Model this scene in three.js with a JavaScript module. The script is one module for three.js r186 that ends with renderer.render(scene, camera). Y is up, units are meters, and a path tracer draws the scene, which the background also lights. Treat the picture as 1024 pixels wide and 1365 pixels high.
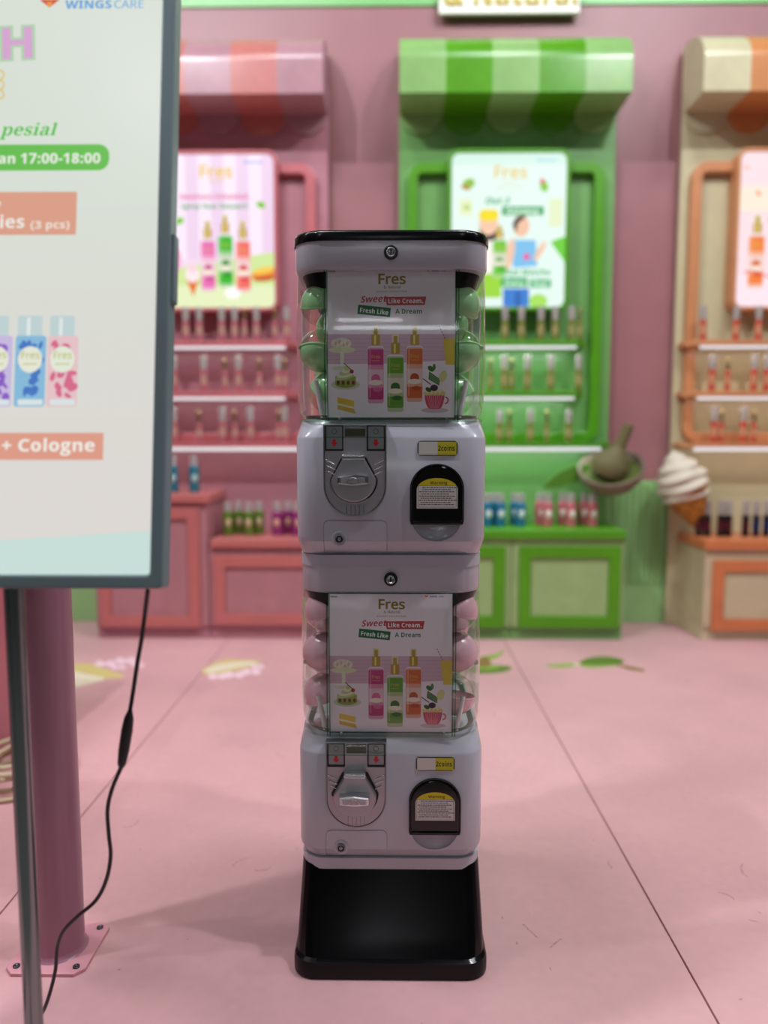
import * as THREE from 'three';
import { RoundedBoxGeometry } from 'three/addons/geometries/RoundedBoxGeometry.js';
import { mergeGeometries, mergeVertices, toCreasedNormals } from 'three/addons/utils/BufferGeometryUtils.js';
import { RectAreaLightUniformsLib } from 'three/addons/lights/RectAreaLightUniformsLib.js';
import { FontLoader } from 'three/addons/loaders/FontLoader.js';
import { TextGeometry } from 'three/addons/geometries/TextGeometry.js';
import { Brush, Evaluator, SUBTRACTION } from 'three-bvh-csg';

// ---------------------------------------------------------------- camera, exposure
const scene = new THREE.Scene();
scene.background = new THREE.Color(0x050505);
const FPX = 986, EYE = 0.873;
const camera = new THREE.PerspectiveCamera(2 * Math.atan(682.5 / FPX) * 180 / Math.PI, 1024 / 1365, 0.05, 60);
camera.position.set(0, EYE, 0);
camera.rotation.order = 'YXZ';
camera.rotation.set(-5.3 * Math.PI / 180, 12 / FPX, 0);
camera.updateMatrixWorld();
camera.focus = 1.2;
camera.userData.fStop = 1.5;
const renderer = new THREE.WebGLRenderer({ antialias: true });
renderer.toneMapping = THREE.LinearToneMapping;
renderer.toneMappingExposure = 1.12;
renderer.shadowMap.enabled = true;
RectAreaLightUniformsLib.init();

// ---------------------------------------------------------------- main lights (ceiling of the hall)
const HALL = 4.4;
const SPOTS = [[-1.6, 4.22, -0.7, 0.0, 0.3, -2.6, 15], [1.75, 4.22, -0.7, 0.3, 0.3, -2.6, 13], [-3.4, 4.22, -0.7, -1.6, 1, -3.4, 6], [3.6, 4.22, -0.7, 2.2, 1, -3.4, 6]];
const PANELS = [[-2.1, -1.75], [-0.75, -1.3], [0.75, -1.6], [2.2, -1.35], [-1.5, 2.4], [1.5, 2.4], [0, 4.8]];
const PANEL_POWER = [30, 30, 30, 30, 4, 4, 4];            // radiance of each panel

// ---------------------------------------------------------------- helpers
const taken = new Map();
function numbered(n) { const k = taken.get(n) || 0; taken.set(n, k + 1); return k ? `${n}_${String(k).padStart(3, '0')}` : n; }
function seeded(s) { return () => { s |= 0; s = s + 0x6D2B79F5 | 0; let t = Math.imul(s ^ s >>> 15, 1 | s); t = t + Math.imul(t ^ t >>> 7, 61 | t) ^ t; return ((t ^ t >>> 14) >>> 0) / 4294967296; }; }
const rnd = seeded(71);
const V = (x, y, z) => new THREE.Vector3(x, y, z);
function mesh(name, geo, mat, parent) { const m = new THREE.Mesh(geo, mat); m.name = name; m.castShadow = m.receiveShadow = true; if (parent) parent.add(m); return m; }
function thing(name, label, category, pos = [0, 0, 0], group) {
  const o = new THREE.Group(); o.name = numbered(name); o.position.set(...pos); o.userData = { label, category };
  if (group) o.userData.group = group; scene.add(o); return o;
}
function single(name, geo, mat, label, category, pos, group) {
  const m = mesh(numbered(name), geo, mat, scene); if (pos) m.position.set(...pos); m.userData = { label, category }; if (group) m.userData.group = group; return m;
}
function struct(name, geo, mat, pos) { const m = mesh(name, geo, mat, scene); if (pos) m.position.set(...pos); m.userData = { kind: 'structure', label: name.replace(/_/g, ' '), category: name.split('_')[0] }; return m; }
// a pixel of the photograph -> the point where its ray meets the plane z = const / y = const
function ray(px, py) { return V((px - 512) / FPX, -(py - 682.5) / FPX, -1).applyQuaternion(camera.quaternion); }
function at(px, py, z) { const d = ray(px, py); return d.multiplyScalar(z / d.z).add(V(0, EYE, 0)); }
function atFloor(px, py, y = 0) { const d = ray(px, py); return d.multiplyScalar((y - EYE) / d.y).add(V(0, EYE, 0)); }
const box = (w, h, d, r = 0.004, s = 2) => r ? new RoundedBoxGeometry(w, h, d, s, Math.min(r, w / 2.01, h / 2.01, d / 2.01)) : new THREE.BoxGeometry(w, h, d);
const moved = (g, x, y, z) => g.translate(x, y, z);
function boxAt(x0, x1, y0, y1, z0, z1, r = 0.004) { return moved(box(x1 - x0, y1 - y0, z1 - z0, r), (x0 + x1) / 2, (y0 + y1) / 2, (z0 + z1) / 2); }
function rrShape(x0, x1, y0, y1, r, rb = r) {
  const s = new THREE.Shape();
  s.moveTo(x0 + rb, y0); s.lineTo(x1 - rb, y0); s.absarc(x1 - rb, y0 + rb, rb, -Math.PI / 2, 0); s.lineTo(x1, y1 - r); s.absarc(x1 - r, y1 - r, r, 0, Math.PI / 2);
  s.lineTo(x0 + r, y1); s.absarc(x0 + r, y1 - r, r, Math.PI / 2, Math.PI); s.lineTo(x0, y0 + rb); s.absarc(x0 + rb, y0 + rb, rb, Math.PI, Math.PI * 1.5); return s;
}
function ext(shape, depth, bevel = 0, z = 0, seg = 12) {
  const g = new THREE.ExtrudeGeometry(shape, { depth: depth - 2 * bevel, bevelEnabled: bevel > 0, bevelSize: bevel, bevelThickness: bevel, bevelSegments: 2, bevelOffset: -bevel, curveSegments: seg });
  return g.translate(0, 0, z + bevel);
}
function rrFrame(x0, x1, y0, y1, r, w, depth, z, bevel = 0.004) { const s = rrShape(x0, x1, y0, y1, r); s.holes.push(rrShape(x0 + w, x1 - w, y0 + w, y1 - w, Math.max(r - w, 0.004))); return ext(s, depth, bevel, z, 14); }
const lathe = (pts, seg = 24) => new THREE.LatheGeometry(pts.map(p => new THREE.Vector2(p[0], p[1])), seg);
const tube = (pts, r, n = 60, seg = 8) => new THREE.TubeGeometry(new THREE.CatmullRomCurve3(pts), n, r, seg, false);
// rounded-rectangle cross-sections stacked in y; ring = [y, half width, z front, z back, corner radius]
function loft(rings, capTop = true, capBottom = true, crease = 0.6, cs = 8, rBack) {
  const pos = [], idx = []; let n = 0;
  for (const [y, hw, zf, zb, r] of rings) {
    const pts = [];
    const rb = rBack ?? r;
    for (const [cx, cz, a0, q] of [[hw - r, zf - r, Math.PI / 2, r], [-hw + r, zf - r, Math.PI, r], [-hw + rb, zb + rb, Math.PI * 1.5, rb], [hw - rb, zb + rb, Math.PI * 2, rb]])
      for (let k = 0; k <= cs; k++) { const a = a0 - Math.PI / 2 + Math.PI / 2 * k / cs; pts.push([cx + q * Math.cos(a), cz + q * Math.sin(a)]); }
    n = pts.length; for (const [x, z] of pts) pos.push(x, y, z);
  }
  const R = rings.length, up = rings[R - 1][0] > rings[0][0];
  for (let i = 0; i < R - 1; i++) for (let k = 0; k < n; k++) {
    const a = i * n + k, b = i * n + (k + 1) % n, c = a + n, d = b + n;
    up ? idx.push(a, c, b, b, c, d) : idx.push(a, b, c, b, d, c);
  }
  const cap = (i, face) => { const r = rings[i]; const c = pos.length / 3; pos.push(0, r[0], (r[2] + r[3]) / 2); for (let k = 0; k < n; k++) { const a = i * n + k, b = i * n + (k + 1) % n; face ? idx.push(c, b, a) : idx.push(c, a, b); } };
  const hi = up ? R - 1 : 0, lo = up ? 0 : R - 1;
  if (capTop) cap(hi, true); if (capBottom) cap(lo, false);
  let g = new THREE.BufferGeometry(); g.setAttribute('position', new THREE.Float32BufferAttribute(pos, 3)); g.setIndex(idx);
  g = toCreasedNormals(g, crease);
  const uv = []; const p = g.attributes.position; for (let i = 0; i < p.count; i++) uv.push(p.getX(i), p.getY(i)); g.setAttribute('uv', new THREE.Float32BufferAttribute(uv, 2));
  return g;
}
function planeUV(g, a, b, k = 1) { const p = g.attributes.position, uv = []; for (let i = 0; i < p.count; i++) uv.push(p.getComponent(i, a) * k, p.getComponent(i, b) * k); g.setAttribute('uv', new THREE.Float32BufferAttribute(uv, 2)); return g; }
function canvas(w, h, draw) { const c = document.createElement('canvas'); c.width = w; c.height = h; const x = c.getContext('2d'); draw(x, w, h); const t = new THREE.CanvasTexture(c); t.colorSpace = THREE.SRGBColorSpace; t.magFilter = THREE.LinearFilter; return t; }
function noiseTex(n, seed, fn) { const d = new Uint8Array(n * n * 4), r = seeded(seed); fn(d, n, r); const t = new THREE.DataTexture(d, n, n); t.magFilter = THREE.LinearFilter; t.wrapS = t.wrapT = THREE.RepeatWrapping; t.needsUpdate = true; return t; }
function smoothNoise(n, cells, r) {
  const g = Array.from({ length: cells * cells }, () => r()), out = new Float32Array(n * n);
  for (let y = 0; y < n; y++) for (let x = 0; x < n; x++) {
    const u = x / n * cells, v = y / n * cells, i = u | 0, j = v | 0, f = u - i, h = v - j, s = f * f * (3 - 2 * f), t = h * h * (3 - 2 * h);
    const q = (a, b) => g[(b % cells) * cells + a % cells]; out[y * n + x] = (q(i, j) * (1 - s) + q(i + 1, j) * s) * (1 - t) + (q(i, j + 1) * (1 - s) + q(i + 1, j + 1) * s) * t;
  } return out;
}
const M = {};
const std = (color, roughness = 0.5, o = {}) => new THREE.MeshPhysicalMaterial({ color, roughness, ...o });
const pane = (color, o = {}) => new THREE.MeshPhysicalMaterial({ color, roughness: 0.02, transmission: 1, thickness: 0, ior: 1.49, ...o });

// ---------------------------------------------------------------- materials
const floorMap = noiseTex(1024, 5, (d, n, r) => {
  const a = smoothNoise(n, 5, r), b = smoothNoise(n, 19, r), c = smoothNoise(n, 170, r);
  for (let i = 0; i < n * n; i++) { const v = 236 + (a[i] - .5) * 16 + (b[i] - .5) * 9 + (c[i] - .5) * 6; d[i * 4] = v; d[i * 4 + 1] = v; d[i * 4 + 2] = v; d[i * 4 + 3] = 255; }
  for (let k = 0; k < 150; k++) {   // scuffs and crumbs trodden into the paint
    let x = r() * n, y = r() * n; const len = r() < .3 ? 6 + r() * 16 : 1 + r() * 2, dir = r() * 6.28, cur = (r() - .5) * .2, dark = r() < .8;
    for (let s = 0; s < len; s++) { const i = ((y | 0) & (n - 1)) * n + ((x | 0) & (n - 1)); const v = dark ? 170 + r() * 45 : 255; d[i * 4] = v; d[i * 4 + 1] = v * .93; d[i * 4 + 2] = v * .94; x += Math.cos(dir + s * cur); y += Math.sin(dir + s * cur); }
  }
});
floorMap.colorSpace = THREE.SRGBColorSpace;
const floorRough = noiseTex(512, 9, (d, n, r) => { const a = smoothNoise(n, 9, r), b = smoothNoise(n, 60, r); for (let i = 0; i < n * n; i++) { const v = 84 + a[i] * 34 + b[i] * 22; d[i * 4] = d[i * 4 + 1] = d[i * 4 + 2] = v; d[i * 4 + 3] = 255; } });
M.floor = std(0xe6b2b4, 1.0, { map: floorMap, roughnessMap: floorRough });
M.paving = std(0x77736f, 0.4, { map: floorMap }); M.floorDark = std(0x2a1a1c, 0.9);
const paintTex = noiseTex(512, 12, (d, n, r) => { const a = smoothNoise(n, 7, r), b = smoothNoise(n, 40, r); for (let i = 0; i < n * n; i++) { const v = 240 + (a[i] - .5) * 14 + (b[i] - .5) * 8; d[i * 4] = d[i * 4 + 1] = d[i * 4 + 2] = v; d[i * 4 + 3] = 255; } });
paintTex.colorSpace = THREE.SRGBColorSpace;
M.wall = std(0xa97376, 0.4, { map: paintTex });
M.hallWall = std(0x8a8784, 0.8); M.ceiling = std(0x5c5c60, 0.9);
M.fascia = std(0x7fc273, 0.35);
M.wainscot = std(0x98c884, 0.42);
M.black = std(0x07080a, 0.2, { specularIntensity: 0.55 });
M.blackMatte = std(0x101012, 0.5);
M.white = std(0xc3c2cc, 0.26, { clearcoat: 0.5, clearcoatRoughness: 0.12 });
M.caseGlass = pane(0xfbfefc); M.tint = pane(0xbfd9c8, { roughness: 0.08 });
M.chrome = std(0xd2d4d6, 0.16, { metalness: 1 });
M.steel = std(0x9b9da2, 0.38, { metalness: 1 });
M.darkSteel = std(0x55565b, 0.42, { metalness: 1 });
M.alu = std(0x83959a, 0.38, { metalness: 0.25 });
M.gold = std(0xb59c6e, 0.28, { metalness: 1 });
M.capClear = new THREE.MeshPhysicalMaterial({ color: 0xd6cfcb, roughness: 0.15, transmission: 0.55, thickness: 0 });
M.cableBlack = std(0x0c0c0e, 0.4); M.cableBeige = std(0xcdbd9c, 0.55);
M.red = std(0xd01f26, 0.5); M.whitePlain = std(0xe8e6e6, 0.45);
const lampGlow = new THREE.MeshStandardMaterial({ color: 0xffffff, emissive: 0xf8faff, emissiveIntensity: 4 });
const stripGlow = new THREE.MeshStandardMaterial({ color: 0xe8e8e8, emissive: 0xf4fbff, emissiveIntensity: 0.28 });

// ---------------------------------------------------------------- the hall: floor of panels, walls, ceiling
const ZB = -3.58;                                  // face of the booth's back wall
{
  const f = new THREE.Group(); f.name = 'floor'; f.userData = { kind: 'structure', label: 'pink painted board floor laid in wide panels', category: 'floor' }; scene.add(f);
  mesh('subfloor', boxAt(-5.4, 5.9, -0.12, -0.03, ZB - 0.2, 6.3, 0), M.floorDark, f);
  const sx = atFloor(106, 1091).x, W = atFloor(957, 1362).x - sx, gap = 0.0016;
  mesh('hall_paving', planeUV(boxAt(-5.35, 5.85, -0.03, -0.001, ZB + 3.004, 6.25, 0.001), 0, 2, 0.45), M.paving, f);
  for (let i = -4; i < 5; i++) for (let j = 0; j < 1; j++) {
    const z0 = ZB - 0.1, z1 = ZB + 3.0;
    const x0 = Math.max(sx + i * W, -5.35), x1 = Math.min(sx + (i + 1) * W, 5.85); if (x1 - x0 < 0.1) continue;
    mesh('floor_panel', planeUV(boxAt(x0 + gap, x1 - gap, -0.03, 0, z0 + gap, z1 - gap, 0.0012), 0, 2, 0.45), M.floor, f);
  }
}
struct('wall_back', planeUV(boxAt(-5.4, 5.9, 0, HALL, ZB - 0.12, ZB, 0), 0, 1, 0.3), M.wall);
struct('wall_left', boxAt(-5.4, -5.2, 0, HALL, ZB, 6.2, 0), M.hallWall);
struct('wall_right', boxAt(5.7, 5.9, 0, HALL, ZB, 6.2, 0), M.hallWall);
struct('wall_front', boxAt(-5.4, 5.9, 0, HALL, 6.0, 6.2, 0), M.hallWall);
struct('ceiling', boxAt(-5.4, 5.9, HALL, HALL + 0.15, ZB - 0.12, 6.2, 0), M.ceiling);
struct('trim_1', boxAt(-5.2, 5.7, at(512, 9, ZB).y, at(512, 9, ZB).y + 0.55, ZB, ZB + 0.008, 0.002), M.fascia);
{ // fluted green dado along the foot of the wall
  const top = at(870, 641, ZB).y, gs = [boxAt(-5.2, 5.7, 0, 0.19, ZB, ZB + 0.016, 0.003), boxAt(-5.2, 5.7, 0.19, top, ZB, ZB + 0.008, 0.002)];
  for (let x = -2.2; x < 2.4; x += 0.033) { const c = new THREE.CylinderGeometry(0.0125, 0.0125, top - 0.2, 10, 1); gs.push(moved(c, x, (top + 0.19) / 2, ZB + 0.009)); }
  struct('trim_2', mergeGeometries(gs.map(g => { const q = g.index ? g.toNonIndexed() : g; return q; })), M.wainscot).userData.label = 'green fluted dado at the foot of the pink wall';
}
// lamps of the hall
SPOTS.forEach(([x, y, z, tx, ty, tz, cd]) => {
  const t = thing('spot_lamp', 'black ceiling spotlight turned to the booth wall', 'lamp', [x, HALL, z], 'spotlights on the hall ceiling');
  mesh('stem', moved(new THREE.CylinderGeometry(0.012, 0.012, 0.1, 10), 0, -0.05, 0), M.blackMatte, t);
  const head = new THREE.Group(); head.name = 'head'; t.add(head); head.position.set(0, -0.16, 0);
  const dir = V(tx - x, ty - HALL + 0.16, tz - z).normalize(); head.quaternion.setFromUnitVectors(V(0, -1, 0), dir);
  mesh('can', lathe([[0, 0.08], [0.05, 0.08], [0.06, 0.05], [0.06, -0.06], [0.056, -0.06], [0.056, -0.03], [0, -0.03]]), M.blackMatte, head);
  mesh('lamp_disc', moved(new THREE.CylinderGeometry(0.055, 0.055, 0.006, 24), 0, -0.04, 0), new THREE.MeshStandardMaterial({ color: 0xffffff, emissive: 0xf8faff, emissiveIntensity: 14 }), head);
  const s = new THREE.SpotLight(0xf6f8ff, cd, 0, 1.15, 0.6, 2); s.position.set(x + dir.x * 0.075, HALL - 0.16 + dir.y * 0.075, z + dir.z * 0.075); s.target.position.set(tx, ty, tz); s.castShadow = true; s.shadow.radius = 3; s.shadow.mapSize.set(2048, 2048);
  scene.add(s, s.target);
});
PANELS.forEach(([x, z], i) => {
  const t = thing('ceiling_light', 'square white panel light set under the hall ceiling', 'lamp', [x, HALL, z], 'panel lights on the hall ceiling');
  mesh('housing', moved(box(0.6, 0.05, 0.6, 0.006), 0, -0.025, 0), M.whitePlain, t);
  const g = mesh('diffuser', moved(box(0.54, 0.008, 0.54, 0.003), 0, -0.054, 0), lampGlow, t); g.castShadow = false;
  const a = new THREE.RectAreaLight(0xf6f9ff, PANEL_POWER[i], 0.54, 0.54); a.position.set(x, HALL - 0.062, z); a.lookAt(x, 0, z); scene.add(a);
});

for (const [x, y, w] of [[-0.4, 2.62, 1.1], [0.1, 2.4, 2.2]]) {
  const t = thing('tube_lamp', w > 2 ? 'long white tube lamp on the far hall wall' : 'short white tube lamp on the far hall wall', 'lamp', [x, y, 6.0]);
  mesh('bracket', boxAt(-w / 2, w / 2, -0.04, 0.04, -0.03, 0, 0.004), M.whitePlain, t);
  mesh('tube', new THREE.CylinderGeometry(w > 2 ? 0.05 : 0.03, w > 2 ? 0.05 : 0.03, w, 16).rotateZ(Math.PI / 2).translate(0, 0, -0.075), new THREE.MeshStandardMaterial({ color: 0xffffff, emissive: 0xf4f8ff, emissiveIntensity: 6 }), t);
  const a = new THREE.RectAreaLight(0xf4f8ff, 1.5, w, 0.08); a.position.set(x, y, 5.86); a.lookAt(x, y, 0); scene.add(a);
}
// ---------------------------------------------------------------- prints
function fres(x, cx, y, s, c1, c2) { // hand-lettered word with a swash stroke
  const g = x.createLinearGradient(0, y - s, 0, y); g.addColorStop(0, c1); g.addColorStop(0.5, c2); g.addColorStop(1, c1);
  x.fillStyle = g; x.font = `${s}px sans-serif`; x.textAlign = 'center'; x.lineWidth = s * 0.05; x.strokeStyle = g;
  x.save(); x.translate(cx, y); x.scale(1.12, 1); x.fillText('Fres', 0, 0); x.strokeText('Fres', 0, 0); x.restore();
}
function pill(x, a, b, w, h, r, fill) { x.beginPath(); x.roundRect(a, b, w, h, r); x.fillStyle = fill; x.fill(); }
function ell(x, cx, cy, rx, ry, fill, rot = 0) { x.beginPath(); x.ellipse(cx, cy, rx, ry, rot, 0, 7); x.fillStyle = fill; x.fill(); }
function printBottle(x, cx, top, bot, w, c, dark) {
  const h = bot - top, by = top + h * 0.3;
  pill(x, cx - w * .2, top, w * .4, h * .1, 8, '#e6dcb0'); pill(x, cx - w * .12, top + h * .02, w * .24, h * .09, 5, '#b99a35');
  pill(x, cx - w * .27, top + h * .11, w * .54, h * .14, 6, '#b8962c'); pill(x, cx - w * .1, top + h * .12, w * .12, h * .12, 3, '#f0dd8a');
  pill(x, cx - w * .5, by - h * .04, w, bot - by + h * .04, 16, 'rgba(235,225,232,.95)'); x.save(); x.globalAlpha = .38; pill(x, cx - w * .5, by - h * .02, w, bot - by + h * .02, 16, c); x.restore(); pill(x, cx - w * .48, by, w * .96, h * .26, 6, c); pill(x, cx - w * .48, by + h * .45, w * .96, h * .2, 14, c);
  x.save(); x.globalAlpha = .55; pill(x, cx - w * .48, by + h * .2, w * .96, h * .3, 8, '#f2dce0'); x.restore();
  ell(x, cx, by + h * .38, w * .28, h * .06, dark); ell(x, cx, by + h * .43, w * .42, h * .035, '#f5ead8'); ell(x, cx + w * .1, by + h * .52, w * .3, h * .03, dark);
  x.fillStyle = '#d8b94e'; x.font = `${w * .3}px sans-serif`; x.textAlign = 'center'; x.fillText('Fres', cx, by + h * .12); x.fillRect(cx - w * .25, by + h * .145, w * .5, 3);
  x.fillStyle = 'rgba(255,255,255,.35)'; x.fillRect(cx - w * .4, by, w * .08, h * .62);
}
function bird(x, cx, cy, s) { x.fillStyle = '#d8502c'; x.beginPath(); x.moveTo(cx - s, cy - s * .35); x.lineTo(cx + s, cy - s * .35); x.lineTo(cx, cy + s * .45); x.fill(); x.fillStyle = '#f3a13c'; x.beginPath(); x.moveTo(cx - s * .35, cy - s * .1); x.lineTo(cx + s * .35, cy - s * .1); x.lineTo(cx, cy + s * .4); x.fill(); }
const cardTex = canvas(865, 1000, (x, w, h) => {
  x.fillStyle = '#f6ecf4'; x.fillRect(0, 0, w, h);
  x.fillStyle = '#d6b4c6'; x.fillRect(0, 440, w, 200); x.fillStyle = '#bf9bb0'; for (let i = 0; i < 6; i++) x.fillRect(0, 470 + i * 28, w, 3);
  x.fillStyle = '#efe8f0'; x.beginPath(); x.moveTo(0, 655); x.lineTo(w, 615); x.lineTo(w, h); x.lineTo(0, h); x.fill();
  x.fillStyle = '#9a94a0'; x.fillRect(14, 14, 48, 10);
  bird(x, 684, 16, 16); x.fillStyle = '#2c62a8'; x.font = 'bold 15px sans-serif'; x.textAlign = 'left'; x.fillText('WINGS', 708, 22); x.font = '15px sans-serif'; x.fillText('CARE', 770, 22);
  fres(x, 440, 104, 92, '#8d7415', '#e3cf55');
  x.fillStyle = '#7a6420'; x.font = '27px sans-serif'; x.fillText('& Natural', 444, 135); x.font = 'bold 14px sans-serif'; x.fillStyle = '#9c8a3a'; x.fillText('D E S S E R T  C O L L E C T I O N', 440, 161);
  x.save(); x.translate(316, 226); x.rotate(-.04); x.font = 'italic bold 60px sans-serif'; x.fillStyle = '#c0303a'; x.fillText('Sweet', 0, 0); x.restore();
  x.fillStyle = '#c4464e'; x.beginPath(); x.moveTo(396, 192); x.lineTo(672, 190); x.lineTo(662, 246); x.lineTo(408, 248); x.fill();
  x.fillStyle = '#fff'; x.font = 'bold 42px sans-serif'; x.fillText('Like Cream.', 534, 234, 244);
  x.save(); x.translate(322, 286); x.rotate(.1); x.fillStyle = '#15703a'; x.fillRect(-110, -32, 220, 62); x.fillStyle = '#fff'; x.font = 'bold 42px sans-serif'; x.fillText('Fresh Like', 0, 16, 196); x.restore();
  x.fillStyle = '#15703a'; x.font = 'bold 44px sans-serif'; x.fillText('A Dream', 556, 304, 182);
  // cake stand, cupcake, slice
  ell(x, 100, 500, 70, 36, '#e7e0cf'); for (let i = 0; i < 9; i++) ell(x, 50 + i * 13, 490 + (i % 3) * 12, 9, 13, i % 2 ? '#d9b9a8' : '#f0ead6'); ell(x, 105, 545, 92, 22, '#dfe3bd'); x.fillStyle = '#e8e6d2'; x.fillRect(92, 556, 26, 84); ell(x, 100, 668, 66, 14, '#dadcc0');
  ell(x, 128, 778, 98, 34, '#c9cfb4'); ell(x, 128, 770, 72, 30, '#8c9a3c'); x.fillStyle = '#9aab48'; x.fillRect(58, 722, 140, 52); for (let i = 0; i < 4; i++) ell(x, 78 + i * 34, 765, 11, 14, i % 2 ? '#7b2f2a' : '#4c3a22');
  for (let i = 0; i < 5; i++) ell(x, 128 + (i - 2) * 4, 728 - i * 15, 66 - i * 12, 17, i % 2 ? '#e9edcf' : '#c3cf8e', -.2); ell(x, 170, 690, 14, 14, '#9a1e26'); x.strokeStyle = '#3a1c1a'; x.lineWidth = 5; x.beginPath(); x.moveTo(166, 680); x.lineTo(116, 632); x.stroke();
  x.fillStyle = '#e9c93c'; x.beginPath(); x.moveTo(72, 862); x.lineTo(186, 888); x.lineTo(186, 930); x.lineTo(72, 902); x.fill(); x.fillStyle = '#f6eecb'; x.beginPath(); x.moveTo(72, 902); x.lineTo(186, 930); x.lineTo(186, 944); x.lineTo(72, 916); x.fill(); x.fillStyle = '#d9b52e'; x.beginPath(); x.moveTo(72, 916); x.lineTo(186, 944); x.lineTo(196, 976); x.lineTo(72, 944); x.fill();
  printBottle(x, 333, 385, 905, 108, '#c22f78', '#d8639a'); printBottle(x, 596, 385, 895, 108, '#d8662c', '#c24a1c'); printBottle(x, 466, 442, 962, 112, '#5f9c1c', '#2f6a10');
  // cup with mousse and leaves, tall yellow drink
  x.fillStyle = '#e2c646'; x.beginPath(); x.moveTo(784, 470); x.lineTo(865, 470); x.lineTo(865, 646); x.lineTo(806, 646); x.fill(); x.strokeStyle = '#5c5560'; x.lineWidth = 5; x.setLineDash([12, 9]); x.beginPath(); x.moveTo(800, 470); x.lineTo(758, 385); x.stroke(); x.setLineDash([]);
  ell(x, 735, 952, 92, 18, '#cdb9c2'); x.fillStyle = '#cf4c66'; x.beginPath(); x.moveTo(664, 850); x.lineTo(800, 850); x.quadraticCurveTo(792, 940, 762, 944); x.lineTo(706, 944); x.quadraticCurveTo(672, 938, 664, 850); x.fill(); x.strokeStyle = '#e68a9c'; x.lineWidth = 4; for (let i = 1; i < 9; i++) { x.beginPath(); x.moveTo(664 + i * 15, 852); x.lineTo(700 + i * 7, 940); x.stroke(); }
  x.strokeStyle = '#cf4c66'; x.lineWidth = 10; x.beginPath(); x.arc(802, 884, 22, -1.4, 1.6); x.stroke();
  for (let i = 0; i < 9; i++) ell(x, 676 + i * 14, 838 - (i % 2) * 12, 17, 15, i % 2 ? '#f0e3b0' : '#dfcb8a'); ell(x, 728, 800, 26, 22, '#3a1c38'); ell(x, 690, 812, 22, 14, '#2e5a1c', .5);
  x.fillStyle = '#2a5a24'; x.beginPath(); x.moveTo(694, 690); x.lineTo(768, 742); x.lineTo(762, 784); x.lineTo(690, 742); x.fill(); x.strokeStyle = '#86b070'; x.lineWidth = 5; for (let i = 0; i < 3; i++) { x.beginPath(); x.moveTo(696, 704 + i * 14); x.lineTo(764, 750 + i * 12); x.stroke(); }
  ell(x, 706, 672, 24, 16, '#2e6a22', .7); ell(x, 728, 660, 10, 22, '#4c7a30'); ell(x, 788, 722, 26, 40, '#dfdc9a', .3); x.strokeStyle = '#2c1a16'; x.lineWidth = 6; x.beginPath(); x.moveTo(652, 738); x.lineTo(706, 778); x.stroke();
});
const warnTex = canvas(440, 330, (x, w, h) => {
  x.fillStyle = '#d9d6cf'; x.fillRect(0, 0, w, h); x.fillStyle = '#d8c818'; x.fillRect(0, 0, w, 82); x.fillStyle = '#2a2408'; x.font = 'bold 46px sans-serif'; x.textAlign = 'center'; x.fillText('\u26A0 Warning', w / 2, 68, 230);
  x.fillStyle = '#4a4844'; const r = seeded(3); for (let l = 0; l < 9; l++) { const y = 98 + l * 23; let p = l < 2 ? 60 : l % 2 ? 40 : 26; const end = l % 2 ? 300 + r() * 60 : 400; x.fillStyle = l === 1 ? '#5864a0' : '#4a4844'; while (p < end) { const q = 8 + r() * 26; x.fillRect(p, y, q, 10); p += q + 6; } }
  x.strokeStyle = '#6a6862'; x.lineWidth = 4; x.strokeRect(16, 84, w - 32, h - 100);
});
const priceTex = canvas(416, 150, (x, w, h) => { x.fillStyle = '#c9c226'; x.fillRect(0, 0, w, h); x.fillStyle = '#d9d8cf'; x.fillRect(0, 0, w * .5, h); x.fillStyle = '#201c08'; x.font = 'bold 82px sans-serif'; x.textAlign = 'center'; x.fillText('2coins', w * .735, 104, 186); });

// ---------------------------------------------------------------- the capsule vending machine
const ZF = -1.19, F = 0.165;
const MX = at(521, 700, ZF).x, MZ = ZF - F;
const machine = thing('capsule_machine', 'white two-tier capsule toy vending machine on a black stand', 'vending machine', [MX, 0, MZ]);
const Y = py => at(521, py, ZF).y, X = (px, py) => at(px, py, ZF).x - MX;
const PITCH = 0.524, BACK = -F;
const csg = new Evaluator(); csg.useGroups = false; csg.attributes = ['position', 'normal', 'uv'];
const cardMat = std(0xffffff, 0.45, { map: cardTex });
const caseY0 = Y(562), caseY1 = Y(350), bulge = t => 0.0055 * (1 - Math.pow(2 * t - 1, 2));
const speck = noiseTex(256, 31, (d, n, r) => { for (let i = 0; i < n * n; i++) { const v = 110 + r() * 110; d[i * 4] = d[i * 4 + 1] = d[i * 4 + 2] = v; d[i * 4 + 3] = 255; } }); speck.repeat.set(14, 14);
M.castMetal = std(0xb2b0b4, 0.42, { metalness: 0.9, bumpMap: speck, bumpScale: 0.0003 });
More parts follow.
